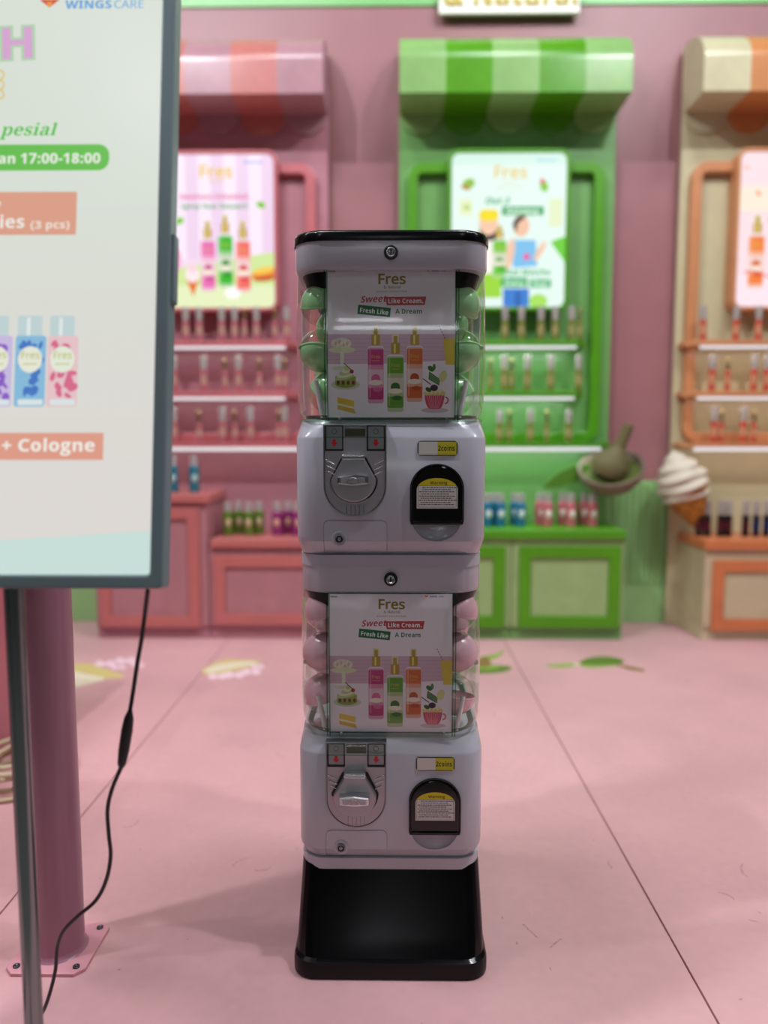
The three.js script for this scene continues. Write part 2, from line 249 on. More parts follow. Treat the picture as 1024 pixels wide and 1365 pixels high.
function unit(dy, upper) {
  const y = py => Y(py) + dy;
  // body with a moulded hollow below the hatch
  const hollow = new THREE.SphereGeometry(1, 40, 24); hollow.scale(0.041, 0.0405, 0.012);
  const bodyGeo = loft([[y(741), 0.1495, F - 0.02, BACK + 0.01, 0.035], [y(722), 0.1545, F - 0.001, BACK, 0.036], [y(716), 0.1555, F, BACK, 0.036], [y(584), 0.1555, F, BACK, 0.036], [y(582), 0.155, F - 0.0007, BACK, 0.036], [y(563), 0.152, F - 0.016, BACK, 0.058], [y(558), 0.15, F - 0.019, BACK, 0.058]], true, true, 0.5);
  const A = new Brush(bodyGeo), B = new Brush(hollow); B.position.set(X(582, 690), y(689), F + 0.001); A.updateMatrixWorld(); B.updateMatrixWorld();
  const cut = csg.evaluate(A, B, SUBTRACTION);
  const gx0 = X(431, 716), gx1 = X(516.5, 716), gw = 0.0013, bt = y(722), bb = y(741), lean = Math.atan2(0.019, bt - bb);
  const gs = rrShape(gx0, gx1, bt - 0.03, y(693.5), 0.0095, 0.001); gs.holes.push(rrShape(gx0 + gw, gx1 - gw, bt - 0.0285, y(693.5) - gw, 0.0083, 0.001));
  const cutters = [ext(gs, 0.0135, 0, F - 0.0016, 10)];
  for (const gx of [gx0, gx1 - gw]) cutters.push(new THREE.BoxGeometry(gw, bt - bb + 0.012, 0.0032).rotateX(lean).translate(gx + gw / 2, (bt + bb) / 2, F - 0.0105));
  let done = cut; for (const g of cutters) { const C = new Brush(g.index ? g : g); C.updateMatrixWorld(); done = csg.evaluate(done, C, SUBTRACTION); }
  mesh('body', done.geometry, M.white, machine);
  // header band above the case, with its lock
  const hy0 = upper ? y(353) : Y(788), hy1 = upper ? y(321) : Y(741) - 0.0005, hz = upper ? F + 0.002 : F - 0.014, hw = upper ? 0.1555 : 0.1512;
  const head = mesh('header_band', loft([[hy0 - 0.006, hw - 0.002, hz - 0.002, BACK, 0.05], [hy0, hw, hz, BACK, 0.05], [hy1, hw, hz, BACK, 0.05]], true, true, 0.5), M.white, machine);
  if (!upper) mesh('joint_strip', loft([[Y(758), hw + 0.0012, hz + 0.0012, BACK, 0.05], [Y(741) - 0.001, hw + 0.0012, hz + 0.0012, BACK, 0.05]], true, true, 0.5), M.white, head);
  const ly = upper ? Y(337) : Y(774), lk = mesh('header_lock', lathe([[0.0112, 0], [0.0112, 0.004], [0.0088, 0.0055], [0.0084, 0.003], [0, 0.003]], 28).rotateX(Math.PI / 2).translate(0, ly, hz), M.blackMatte, machine);
  mesh('lock_core', lathe([[0.0082, 0], [0.0082, 0.005], [0.006, 0.006], [0.0055, 0.0045], [0, 0.0045]], 24).rotateX(Math.PI / 2).translate(0, ly, hz), M.chrome, lk);
  mesh('keyhole', boxAt(-0.0012, 0.0012, ly - 0.004, ly + 0.004, hz + 0.004, hz + 0.0052, 0), M.black, lk);
  // clear case
  const rings = [], N = 14, chw = upper ? 0.1528 : 0.1502;
  for (let i = 0; i <= N; i++) { const t = i / N, b = bulge(t), e = t < .08 ? (0.08 - t) * 0.12 : 0; rings.push([caseY0 + dy + (caseY1 - caseY0) * t, chw + b * 0.45 - e, F - 0.0075 + b - e, BACK + 0.012, 0.05]); }
  const cs = mesh('clear_case', loft(rings, false, false, 1.2, 14), M.caseGlass, machine);
  const front = (x0, x1, ya, yb, dz, dep, n = 10) => { // strip that follows the bulge of the case front
    const g = new THREE.BoxGeometry(x1 - x0, 1, dep, 1, n, 1), p = g.attributes.position;
    for (let i = 0; i < p.count; i++) { const t = p.getY(i) + .5, yy = ya + (yb - ya) * t; p.setY(i, yy); p.setX(i, p.getX(i) + (x0 + x1) / 2); p.setZ(i, p.getZ(i) + F - 0.0075 + bulge((yy - caseY0 - dy) / (caseY1 - caseY0)) + dz); } g.computeVertexNormals(); return g;
  };
  for (const px of [432.5, 436, 608, 611.5]) mesh('case_rib', front(X(px, 450) - 0.0009, X(px, 450) + 0.0009, y(561), y(354), 0, 0.0024), M.tint, cs);
  const ry = y(upper ? 459 : 462);
  for (const s of [-1, 1]) mesh('case_ledge', boxAt(s < 0 ? -chw + 0.001 : X(611, 459), s < 0 ? X(434, 459) : chw - 0.001, ry - 0.0035, ry + 0.0035, F - 0.056, F - 0.038, 0.003), M.tint, cs);
  mesh('case_rim', loft([[y(562.5), chw - 0.001, F - 0.008, BACK + 0.012, 0.052], [y(558), chw, F - 0.0068, BACK + 0.012, 0.052]], false, false, 0.6, 14), M.tint, cs);
  // printed card just behind the case front
  mesh('display_card', (() => { const g = new THREE.PlaneGeometry(X(607, 450) - X(434.5, 450), y(355) - y(556), 1, 12), p = g.attributes.position, cx = (X(607, 450) + X(434.5, 450)) / 2, cy = (y(355) + y(556)) / 2; for (let i = 0; i < p.count; i++) { const yy = p.getY(i) + cy; p.setXYZ(i, p.getX(i) + cx, yy, F - 0.0075 + bulge((yy - caseY0 - dy) / (caseY1 - caseY0)) - 0.006); } g.computeVertexNormals(); return g; })(), cardMat, machine);
  mesh('card_backing', front(X(434.5, 450), X(607, 450), y(556), y(355), -0.008, 0.002), M.whitePlain, machine);
  // inside: back panel, dark hopper top, tray, guide bars
  mesh('back_panel', boxAt(-0.142, 0.142, y(562), y(350), BACK + 0.02, BACK + 0.026, 0.001), M.whitePlain, machine);
  mesh('hopper_cover', loft([[y(379), 0.138, F - 0.024, BACK + 0.03, 0.046], [y(352), 0.149, F - 0.018, BACK + 0.03, 0.048]]), M.black, machine);
  mesh('hopper_tray', loft([[y(560), 0.142, F - 0.018, BACK + 0.03, 0.05], [y(553), 0.144, F - 0.016, BACK + 0.03, 0.05], [y(557), 0.136, F - 0.022, BACK + 0.03, 0.05]], false, true), M.greyTray, machine);
  for (const s of [-1, 1]) mesh('guide_bar', tube([V(s * 0.122, y(506), F - 0.022), V(s * 0.111, y(556), F - 0.024)], 0.0042, 4, 8), M.whitePlain, machine);
  for (const px of [452, 596]) mesh('case_clip', boxAt(X(px, 558) - 0.0025, X(px, 558) + 0.0025, y(562), y(556), F - 0.017, F - 0.0105, 0.001), M.chrome, machine);
  // coin panel
  const cx = X(473.5, 640), pr = 0.0507, cy = y(647), ptop = y(566), metal = M.castMetal;
  const ps = (k) => { const s = new THREE.Shape(), r = pr - k; s.moveTo(cx - r, ptop - k); s.lineTo(cx - r, cy); s.absarc(cx, cy, r, Math.PI, Math.PI * 2); s.lineTo(cx + r, ptop - k); s.closePath(); return s; };
  const panel = mesh('coin_panel', ext(ps(0.002), 0.026, 0.001, F - 0.0225, 24), metal, machine);
  { const s = ps(0); s.holes.push(ps(0.0022)); mesh('panel_rim', ext(s, 0.027, 0.0008, F - 0.0222, 24), M.steel, panel); }
  const pz = F + 0.0035;
  for (const px of [445.8, 501.2]) {
    const wx = X(px, 585), w = 0.0135;
    mesh('coin_window', ext((() => { const s = rrShape(wx - w - .0012, wx + w + .0012, y(601), y(567), 0.001); s.holes.push(rrShape(wx - w + .0012, wx + w - .0008, y(598.5), y(568.5), 0.001)); return s; })(), 0.0022, 0.0004, pz), M.blackMatte, panel);
    mesh('coin_plate', boxAt(wx - w + .001, wx + w - .001, y(598), y(569), pz, pz + 0.0006, 0), M.steel, panel);
    const a = new THREE.Shape(), ay = y(590); a.moveTo(wx, ay - 0.0065); a.lineTo(wx + 0.0055, ay); a.lineTo(wx + 0.0026, ay); a.lineTo(wx + 0.0026, ay + 0.005); a.lineTo(wx - 0.0026, ay + 0.005); a.lineTo(wx - 0.0026, ay); a.lineTo(wx - 0.0055, ay); a.closePath();
    mesh('red_arrow', ext(a, 0.0006, 0, pz + 0.0005), M.red, panel);
    mesh('coin_ring', moved(new THREE.TorusGeometry(0.004, 0.0005, 6, 20), wx, y(575), pz + 0.0008), M.darkSteel, panel);
  }
  mesh('coin_slot', boxAt(X(460, 576), X(487, 576), y(582), y(569), pz - 0.001, pz + 0.0006, 0.0005), M.slot, panel);
  mesh('slot_lip', boxAt(X(460, 571), X(487, 571), y(571.5), y(569.5), pz, pz + 0.002, 0.0006), M.chrome, panel);
  // clear tab of the case hanging over the top of the coin panel
  mesh('coin_guard', boxAt(cx - pr + 0.001, cx + pr - 0.001, y(583), y(563), F + 0.0068, F + 0.0082, 0), M.caseGlass, panel);
  mesh('guard_edge', boxAt(cx - pr + 0.001, cx + pr - 0.001, y(583.4), y(582.6), F + 0.0066, F + 0.0084, 0), M.tint, panel);
  for (const s of [-1, 1]) for (let k = 0; k < 3; k++) { // slanting ridges either side of the knob
    const g = box(0.0175 - k * 0.002, 0.002, 0.003, 0.0008); g.rotateZ(s * 0.48); mesh('ridge', moved(g, cx + s * (0.0395 - k * 0.0012), y(616 + k * 7.4), pz), M.chrome, panel);
  }
  for (let k = 0; k < 5; k++) mesh('groove', boxAt(cx - 0.0145 + k * 0.0068, cx - 0.0125 + k * 0.0068, y(688), y(673), pz - 0.0004, pz + 0.0007, 0.0004), M.steel, panel);
  // knob
  const ky = y(639), kr = 0.0368, kx = cx - 0.0018;
  const ksh = (k) => { const s = new THREE.Shape(), r = kr - k; s.moveTo(kx - 0.0185 + k, y(611) - k); s.lineTo(kx - r, ky); s.absarc(kx, ky, r, Math.PI, Math.PI * 2); s.lineTo(kx + 0.0185 - k, y(611) - k); s.quadraticCurveTo(kx, y(607) - k, kx - 0.0185 + k, y(611) - k); return s; };
  mesh('dial_recess', ext(ksh(upper ? -0.0016 : -0.0026), 0.001, 0, pz, 24), M.blackMatte, panel);
  const dial = mesh('dial', ext(ksh(0.001), 0.014, 0.0022, pz, 24), M.castMetal, machine);
  mesh('dial_neck', boxAt(kx - 0.0182, kx + 0.0182, y(613), y(605.5), pz, pz + 0.017, 0.003), M.chrome, dial);
  { const s = new THREE.Shape(), hz_ = pz + 0.0138, hw_ = 0.0245; s.moveTo(kx - hw_, ky + 0.0068); s.lineTo(kx, ky + 0.0098); s.lineTo(kx + hw_, ky + 0.0068); s.lineTo(kx + hw_, ky - 0.0062); s.lineTo(kx, ky - 0.0092); s.lineTo(kx - hw_, ky - 0.0062); s.closePath();
    mesh('handle', ext(s, 0.018, 0.0028, hz_), M.chrome, dial);
    const s2 = rrShape(kx - hw_ + .0055, kx + hw_ - .0055, ky - 0.0045, ky + 0.0045, 0.002); mesh('handle_face', ext(s2, 0.0012, 0.0003, hz_ + 0.0172), M.castMetal, dial);
    mesh('handle_arch', moved(new THREE.TorusGeometry(0.0085, 0.0008, 6, 20, Math.PI), kx, ky - 0.004, hz_ + 0.0184), M.chrome, dial); }
  { const g = new THREE.TorusGeometry(kr + 0.0012, 0.0016, 8, 40, 2.1); g.rotateZ(Math.PI + 0.1); mesh('dial_ring', moved(g, kx, ky, pz + 0.0022), upper ? M.steel : M.pinkRing, dial); }
  // cash door with its lock
  const door = mesh('cash_door', ext(rrShape(gx0 + gw, gx1 - gw, bt + 0.002, y(693.5) - gw, 0.0083, 0.001), 0.0012, 0.0003, F - 0.0008, 10), M.white, machine);
  const lx = X(452.5, 718), lly = y(718.5);
  mesh('lock_collar', lathe([[0.0128, 0], [0.0128, 0.0008], [0.0105, 0.0022], [0.0078, 0.001], [0, 0.0006]], 28).rotateX(Math.PI / 2).translate(lx, lly, F + 0.0003), M.white, door);
  mesh('lock_barrel', lathe([[0.007, 0], [0.007, 0.004], [0.0056, 0.0048], [0.0052, 0.003], [0.0034, 0.003], [0.003, 0.0045], [0, 0.0045]], 24).rotateX(Math.PI / 2).translate(lx, lly, F + 0.0006), M.steel, door);
  mesh('lock_slot', lathe([[0.0051, 0], [0.0051, 0.0034], [0.0035, 0.0034], [0.0035, 0]], 20).rotateX(Math.PI / 2).translate(lx, lly, F + 0.0006), M.black, door);
  // price plate
  const pp = mesh('price_plate', ext(rrShape(X(556.5, 598), X(610, 598), y(607.5), y(587.5), 0.0055), 0.0011, 0.0004, F), M.blackMatte, machine);
  { const g = new THREE.PlaneGeometry(X(608.5, 598) - X(558, 598), y(588.7) - y(606.3)); g.translate((X(608.5, 598) + X(558, 598)) / 2, (y(588.7) + y(606.3)) / 2, F + 0.0013); mesh('price_print', g, std(0xffffff, 0.4, { map: priceTex }), pp); }
  // hatch
  const hx0 = X(546.5, 660), hx1 = X(618.5, 660), hyb = y(699), hsp = y(652), hyt = y(618), hcx = (hx0 + hx1) / 2, hwid = (hx1 - hx0) / 2;
  const arch = (k, yb) => { const s = new THREE.Shape(); s.moveTo(hx0 + k + 0.0016, yb + k); s.lineTo(hx1 - k - 0.0016, yb + k); s.lineTo(hx1 - k, yb + 0.006 + k); s.lineTo(hx1 - k, hsp); s.absellipse(hcx, hsp, hwid - k, hyt - hsp - k, 0, Math.PI); s.lineTo(hx0 + k, yb + 0.006 + k); s.closePath(); return s; };
  const hatch = mesh('hatch_frame', (() => { const s = arch(0, hyb); s.holes.push(arch(0.0022, hyb)); return ext(s, 0.007, 0.0008, F - 0.003, 24); })(), M.blackMatte, machine);
  mesh('hatch_flap', ext(arch(0.0026, hyb), 0.007, 0.003, F - 0.003, 24), M.smoke, hatch);
  mesh('flap_lip', boxAt(hx0 + 0.004, hx1 - 0.004, hyb + 0.002, hyb + 0.0065, F + 0.003, F + 0.007, 0.0015), M.smoke, hatch);
  { const lx0 = X(555.5, 660), lx1 = X(610, 660), ly0 = y(677.5), ly1 = y(637), ls = y(652.5), s = new THREE.Shape(); s.moveTo(lx0, ly0); s.lineTo(lx1, ly0); s.lineTo(lx1, ls); s.absellipse((lx0 + lx1) / 2, ls, (lx1 - lx0) / 2, ly1 - ls, 0, Math.PI); s.closePath();
    const g = new THREE.ShapeGeometry(s, 20).translate(0, 0, F + 0.0046), p = g.attributes.position, uv = []; for (let i = 0; i < p.count; i++) uv.push((p.getX(i) - lx0) / (lx1 - lx0), (p.getY(i) - ly0) / (ly1 - ly0)); g.setAttribute('uv', new THREE.Float32BufferAttribute(uv, 2));
    mesh('warning_label', g, std(0xffffff, 0.5, { map: warnTex }), hatch); }
}
M.greyTray = std(0x5a6a58, 0.3); M.slot = std(0x4c4636, 0.35, { metalness: 0.4 }); M.pinkRing = std(0xd9a6a2, 0.4);
M.smoke = std(0x0b0c0b, 0.07, { specularIntensity: 0.8 });
unit(0, true); unit(-PITCH, false);
mesh('lid', loft([[Y(321), 0.1577, F + 0.0035, BACK, 0.052], [Y(311), 0.1577, F + 0.0035, BACK, 0.052], [Y(307), 0.155, F + 0.001, BACK + 0.003, 0.05], [Y(305.5), 0.15, F - 0.004, BACK + 0.008, 0.046]], true, true, 0.9, 10), M.black, machine);
{ const yb = Y(741) - PITCH;
  mesh('plinth', loft([[Y(1164), 0.1535, F - 0.012, BACK, 0.04], [yb + 0.001, 0.1535, F - 0.012, BACK, 0.04]], true, true, 0.5), M.white, machine);
  mesh('stand', loft([[0.0, 0.158, F + 0.056, BACK - 0.06, 0.034], [0.003, 0.161, F + 0.059, BACK - 0.062, 0.036], [0.022, 0.161, F + 0.059, BACK - 0.062, 0.036], [0.028, 0.1595, F + 0.057, BACK - 0.061, 0.036], [0.032, 0.1565, F + 0.051, BACK - 0.058, 0.036], [0.06, 0.1558, F + 0.036, BACK - 0.045, 0.033], [Y(1160), 0.153, F - 0.016, BACK - 0.0, 0.03]], true, true, 0.5, 10), M.black, machine);
}
// capsules
function capsule(kind) {
  const t = new THREE.Group(), r = 0.0352, tilt = 0;
  const half = (s) => { const p = []; for (let k = 0; k <= 12; k++) { const a = Math.PI / 2 * k / 12; p.push([Math.max(r * Math.cos(a), 1e-5), s * r * Math.sin(a)]); } return lathe(p, 32); };
  const lip = lathe([[r, -0.0014], [r + 0.0009, -0.0014], [r + 0.0009, 0.0014], [r, 0.0014]], 32);
  const c = kind === 'green' ? M.capsuleGreen : M.capsulePink;
  mesh('coloured_half', half(1), c, t); mesh('clear_half', half(-1), M.capsuleClear, t); mesh('lip', lip, c, t); void tilt;
  return t;
}
M.capsuleGreen = std(0xa4d89c, 0.2, { clearcoat: 0.5 }); M.capsulePink = std(0xefbcc8, 0.2, { clearcoat: 0.5 }); M.capsuleClear = pane(0xeef4ee, { roughness: 0.03 });
function putCapsule(px, py, z, kind, rx, rz, what, group) {
  const t = capsule(kind); t.name = numbered('toy_capsule'); t.position.copy(at(px, py, z)); t.rotation.set(rx, 0, rz); t.userData = { label: what, category: 'capsule', group }; scene.add(t);
}
{ const g = 'green capsules in the upper case', p = 'pink capsules in the lower case', zc = ZF - 0.056, wg = 'round green and clear toy capsule behind the upper clear case', wp = 'round pink and clear toy capsule behind the lower clear case';
  for (const [x, y, rx, rz] of [[429.5, 407, .3, .1], [427.5, 468, 2.9, .1], [440, 524, .5, -.5], [612, 408, .5, -.5], [613.5, 469, 2.8, -.1], [604, 527, .3, .3]]) putCapsule(x, y, zc, 'green', rx, rz, wg, g);
  for (const [x, y, rx, rz] of [[433, 813, .2, .4], [431, 869, .7, 0], [432, 924, .2, .3], [610, 813, .1, -.3], [610, 869, .8, .2], [606, 926, 3.0, .1]]) putCapsule(x, y, zc, 'pink', rx, rz, wp, p);
  for (const dz of [0.133, 0.21]) for (const [x, y] of [[448, 440], [446, 500], [598, 436], [600, 500]]) putCapsule(x, y, ZF - dz, 'green', rnd() * 3, rnd() * 3, wg, g);
  for (const dz of [0.133, 0.21]) for (const [x, y] of [[446, 830], [446, 888], [600, 830], [600, 888]]) putCapsule(x, y, ZF - dz, 'pink', rnd() * 3, rnd() * 3, wp, p);
}

// ---------------------------------------------------------------- display units along the back wall
const ZP = -3.53, ZAW = -3.31, UW = 0.99;
const GX = at(532, 300, ZP).x + 0.0;                       // left edge of the green back panel
const font = await new FontLoader().loadAsync('fonts/droid/droid_sans_bold.typeface.json');
const awY0 = (at(680, 125, ZAW).y + at(680, 151, ZP).y) / 2;
function awningProfile() { const s = new THREE.Shape(); s.moveTo(0, awY0); s.lineTo(0.22, awY0); s.lineTo(0.22, awY0 + 0.135); s.absellipse(0, awY0 + 0.135, 0.22, 0.16, 0, Math.PI / 2); s.closePath(); return s; }
const stripeGeo = (() => { const g = new THREE.ExtrudeGeometry(awningProfile(), { depth: UW / 5, bevelEnabled: false, curveSegments: 24 }); g.rotateY(-Math.PI / 2); g.translate(UW / 5, 0, 0); return g; })(); // profile x -> z, extruded along x
const scallopGeo = (() => { const s = new THREE.Shape(), r = UW / 10; s.moveTo(-r, 0); s.absellipse(0, 0, r, 0.088, Math.PI, Math.PI * 2); s.closePath(); return ext(s, 0.014, 0.002, 0, 20); })();
function posterBox(t, x0, col, tex) {
  const zf = -3.45, xa = at(602, 300, zf).x - GX + x0, xb = at(754, 300, zf).x - GX + x0, ya = at(680, 409, zf).y, yb = at(680, 204, zf).y;
  mesh('poster_frame', rrFrame(xa - 0.018, xb + 0.018, ya - 0.018, yb + 0.018, 0.05, 0.018, -ZP + zf + 0.006, ZP, 0.004), col, t);
  const g = new THREE.ShapeGeometry(rrShape(xa, xb, ya, yb, 0.033), 10).translate(0, 0, zf), p = g.attributes.position, uv = []; for (let i = 0; i < p.count; i++) uv.push((p.getX(i) - xa) / (xb - xa), (p.getY(i) - ya) / (yb - ya)); g.setAttribute('uv', new THREE.Float32BufferAttribute(uv, 2));
  mesh('light_poster', g, new THREE.MeshStandardMaterial({ color: 0x1c1c1c, roughness: 0.3, emissive: 0xffffff, emissiveMap: tex, emissiveIntensity: 0.95 }), t).userData.label = 'glowing printed poster';
  const a = new THREE.RectAreaLight(0xf4fff4, 0.6, xb - xa, yb - ya); a.position.set((xa + xb) / 2, (ya + yb) / 2, zf + 0.012); a.lookAt((xa + xb) / 2, (ya + yb) / 2, 0); scene.add(a);
}
// shelf heights [top, bottom of edge, bottom of light strip]
const SH = [[453.5, 461, 468], [521, 529, 536], [590, 596, 604]].map(r => r.map(py => at(512, py, -3.4).y));
function display(x0, name, c, tex, shelfIn, words) {
  const u = thing(name, words, 'display', [0, 0, ZB]);   // parts in world x, y; z relative to the wall
  const inner = new THREE.Group(); void inner;
  const L = (n, g, m) => mesh(n, g.translate(0, 0, -ZB), m, u);
  L('back_panel', planeUV(boxAt(x0, x0 + UW, 0.002, awY0 + 0.3, ZB + 0.022, ZP, 0.003), 0, 1, 0.5), c.light);
  const aw = []; for (let i = 0; i < 5; i++) { L('awning_stripe', stripeGeo.clone().translate(x0 + i * UW / 5, 0, ZP), i % 2 ? c.dark : c.pale); L('scallop', scallopGeo.clone().translate(x0 + (i + .5) * UW / 5, awY0, ZP), i % 2 ? c.dark : c.pale); } void aw;
  const k = x0 - GX, fx0 = at(543, 216, ZP + 0.035).x + k, fx1 = at(808, 216, ZP + 0.035).x + k, fy1 = at(680, 216, ZP + 0.035).y, fy0 = SH[2][0];
  L('surround_band', rrFrame(fx0, fx1, fy0, fy1, 0.075, 0.048, 0.04, ZP, 0.006), c.band);
  const before = u.children.length; posterBox(u, x0, c.band, tex); for (const m of u.children.slice(before)) m.geometry.translate(0, 0, -ZB);
  SH.forEach(([a, b, s], i) => {
    const [l, r] = shelfIn[i], zs = -3.4;
    const shape = new THREE.Shape(), X0 = x0 + l, X1 = x0 + UW - r, ch = 0.05; shape.moveTo(X0, ZP); shape.lineTo(X1, ZP); shape.lineTo(X1, zs - ch); shape.lineTo(X1 - ch, zs); shape.lineTo(X0 + ch, zs); shape.lineTo(X0, zs - ch); shape.closePath();
    const g = ext(shape, a - b, 0.002); g.rotateX(Math.PI / 2); g.translate(0, a, 0);   // shape y -> z
    L('shelf', g, c.band);
    const st = L('shelf_light_strip', boxAt(X0 + ch + 0.003, X1 - ch - 0.003, s + 0.01, b - 0.0005, zs - 0.012, zs - 0.002, 0.002), stripGlow); st.userData.label = 'white light strip under the shelf edge';
    const a2 = new THREE.RectAreaLight(c.glow, c.power, X1 - X0 - 2 * ch, 0.014); a2.position.set((X0 + X1) / 2, s + 0.003, zs - 0.012); a2.lookAt((X0 + X1) / 2, s - 0.16, zs - 0.09); scene.add(a2);
  });
  return u;
}
const paint = (c, r = 0.34) => std(c, r, { map: paintTex });
const PINK = { light: paint(0xc1848f), pale: paint(0xbb8d95, 0.25), dark: paint(0xcc7d75, 0.25), band: paint(0xcb6f74), moulding: paint(0xcc7570), inset: paint(0xbd8288), glow: 0xffffff, power: 7 };
const GREEN = { light: paint(0x78b262), pale: paint(0x8fbd70, 0.25), dark: paint(0x58a21a, 0.25), band: paint(0x55a015), moulding: paint(0x58a00f), inset: paint(0xa3c07d), glow: 0xe8fff4, power: 20 };
const ORANGE = { light: paint(0xd6cda4), pale: paint(0xd6cfa8, 0.25), dark: paint(0xd68e56, 0.25), band: paint(0xd59262), moulding: paint(0xd9804f), inset: paint(0xd2c29c), glow: 0xfff4e8, power: 9 };
const posterBase = (x, w, h, a, b) => { x.fillStyle = a; x.fillRect(0, 0, w, h); x.fillStyle = b; };
const texPink = canvas(608, 820, (x, w, h) => {
  posterBase(x, w, h, '#f1d9ee', '#e8c3e2'); for (let i = 0; i < 9; i++) { x.fillStyle = i % 2 ? '#f7e6f5' : '#ecd0ea'; x.fillRect(i * 68, 0, 68, 560); }
  x.fillStyle = '#cfe59a'; x.beginPath(); x.moveTo(0, 620); x.lineTo(w, 520); x.lineTo(w, h); x.lineTo(0, h); x.fill(); x.fillStyle = '#e3edbd'; x.fillRect(0, 700, w, 120);
  fres(x, 300, 120, 88, '#e8c45a', '#f5dd9a'); x.fillStyle = '#d9b860'; x.font = '20px sans-serif'; x.fillText('& Natural', 300, 148); x.fillStyle = '#6c90d8'; x.font = 'bold 18px sans-serif'; x.fillText('WINGSCARE', 500, 48);
  x.fillStyle = '#e0568c'; x.font = 'bold 40px sans-serif'; x.fillText('Sweetness Unleashed,', 290, 236, 380); x.fillStyle = '#3ba04c'; x.fillText('Spray Your Dessert!', 290, 288, 360);
  ell(x, 540, 268, 26, 17, '#7cc62e', .4); ell(x, 100, 352, 26, 18, '#7cc62e', -.4); ell(x, 64, 560, 40, 70, '#f2a7c9');
  printBottle(x, 250, 350, 730, 78, '#e66ab0', '#c8437f'); printBottle(x, 440, 350, 735, 78, '#ee6a60', '#d63a3a'); printBottle(x, 345, 320, 710, 78, '#35b424', '#1c8a14');
  x.fillStyle = '#e2702a'; x.beginPath(); x.moveTo(130, 670); x.lineTo(196, 670); x.lineTo(166, 760); x.fill(); ell(x, 163, 640, 38, 44, '#fbe6ea'); ell(x, 163, 605, 22, 30, '#f7d2dc');
  ell(x, 560, 640, 80, 30, '#e8862c', -.2); ell(x, 550, 620, 60, 18, '#f4c84c', -.2); ell(x, 555, 664, 60, 14, '#c65a24', -.1); for (let i = 0; i < 6; i++) ell(x, 380 + Math.cos(i) * 26, 740 + Math.sin(i) * 18, 20, 12, '#fff', i);
});
const texGreen = canvas(608, 820, (x, w, h) => {
  posterBase(x, w, h, '#e3f6ee', '#c8ecd0'); x.fillStyle = '#d4f0e4'; x.fillRect(0, 0, w, 60);
  fres(x, 310, 130, 88, '#e5cf86', '#f3e6b0'); x.fillStyle = '#d8cfa0'; x.font = '20px sans-serif'; x.fillText('& Natural', 310, 162); x.font = '14px sans-serif'; x.fillText('DESSERT COLLECTION', 310, 186); x.fillStyle = '#8cc4ea'; x.font = 'bold 18px sans-serif'; x.fillText('WINGSCARE', 500, 44);
  ell(x, 90, 160, 34, 26, '#8fbf3c', -.4); ell(x, 74, 180, 26, 12, '#b7873a', .3); ell(x, 490, 175, 22, 30, '#86c83a', -.3); ell(x, 480, 148, 14, 14, '#e2607a');
  x.fillStyle = '#e4efc6'; x.fillRect(40, 240, 70, 90); x.fillRect(520, 240, 70, 150); ell(x, 80, 285, 22, 16, '#c0d880');
  x.fillStyle = '#17a04e'; x.font = 'italic bold 50px sans-serif'; x.fillText('Out 2', 240, 268); x.fillRect(270, 282, 220, 46); x.fillStyle = '#f3fff4'; x.font = 'bold 42px sans-serif'; x.fillText('Getaway', 380, 320, 190);
  // two people holding a bottle
  x.fillStyle = '#3a2a22'; x.fillRect(150, 350, 96, 150); ell(x, 198, 372, 50, 62, '#f2c7a8'); pill(x, 146, 296, 104, 62, 28, '#f2dc1c'); x.fillStyle = '#f7f1ea'; x.beginPath(); x.moveTo(110, 470); x.lineTo(260, 460); x.lineTo(270, 680); x.lineTo(100, 690); x.fill(); x.fillStyle = '#9bd63a'; x.fillRect(120, 640, 150, 130); 
  ell(x, 372, 384, 44, 58, '#eec2a2'); x.fillStyle = '#2c221e'; x.beginPath(); x.moveTo(326, 380); x.quadraticCurveTo(340, 320, 400, 332); x.lineTo(352, 372); x.lineTo(346, 420); x.fill(); x.fillStyle = '#7cc0ea'; x.beginPath(); x.moveTo(330, 460); x.lineTo(450, 460); x.lineTo(462, 600); x.lineTo(330, 610); x.fill(); ell(x, 404, 550, 18, 18, '#ee5aa0'); ell(x, 310, 540, 26, 90, '#efc6aa', .2); ell(x, 474, 520, 16, 60, '#efc6aa', .5);
  x.fillStyle = '#3d7fd0'; x.fillRect(280, 720, 140, 100); x.fillStyle = '#2a62b0'; x.fillRect(345, 740, 30, 80);
  printBottle(x, 258, 380, 660, 74, '#66c42c', '#2c9a1c'); x.fillStyle = '#6fce3a'; x.beginPath(); x.moveTo(530, 470); x.lineTo(608, 440); x.lineTo(608, 580); x.fill(); ell(x, 470, 790, 50, 40, '#a6e05c');
  x.fillStyle = '#25a85a'; x.font = 'italic bold 44px sans-serif'; x.fillText('That Matcha', 400, 648, 260); x.fillRect(270, 662, 140, 50); x.fillRect(424, 672, 112, 44); x.fillStyle = '#eafff0'; x.font = 'bold 40px sans-serif'; x.fillText('Every', 340, 702, 120); x.fillText('Day!', 480, 708, 90);
});
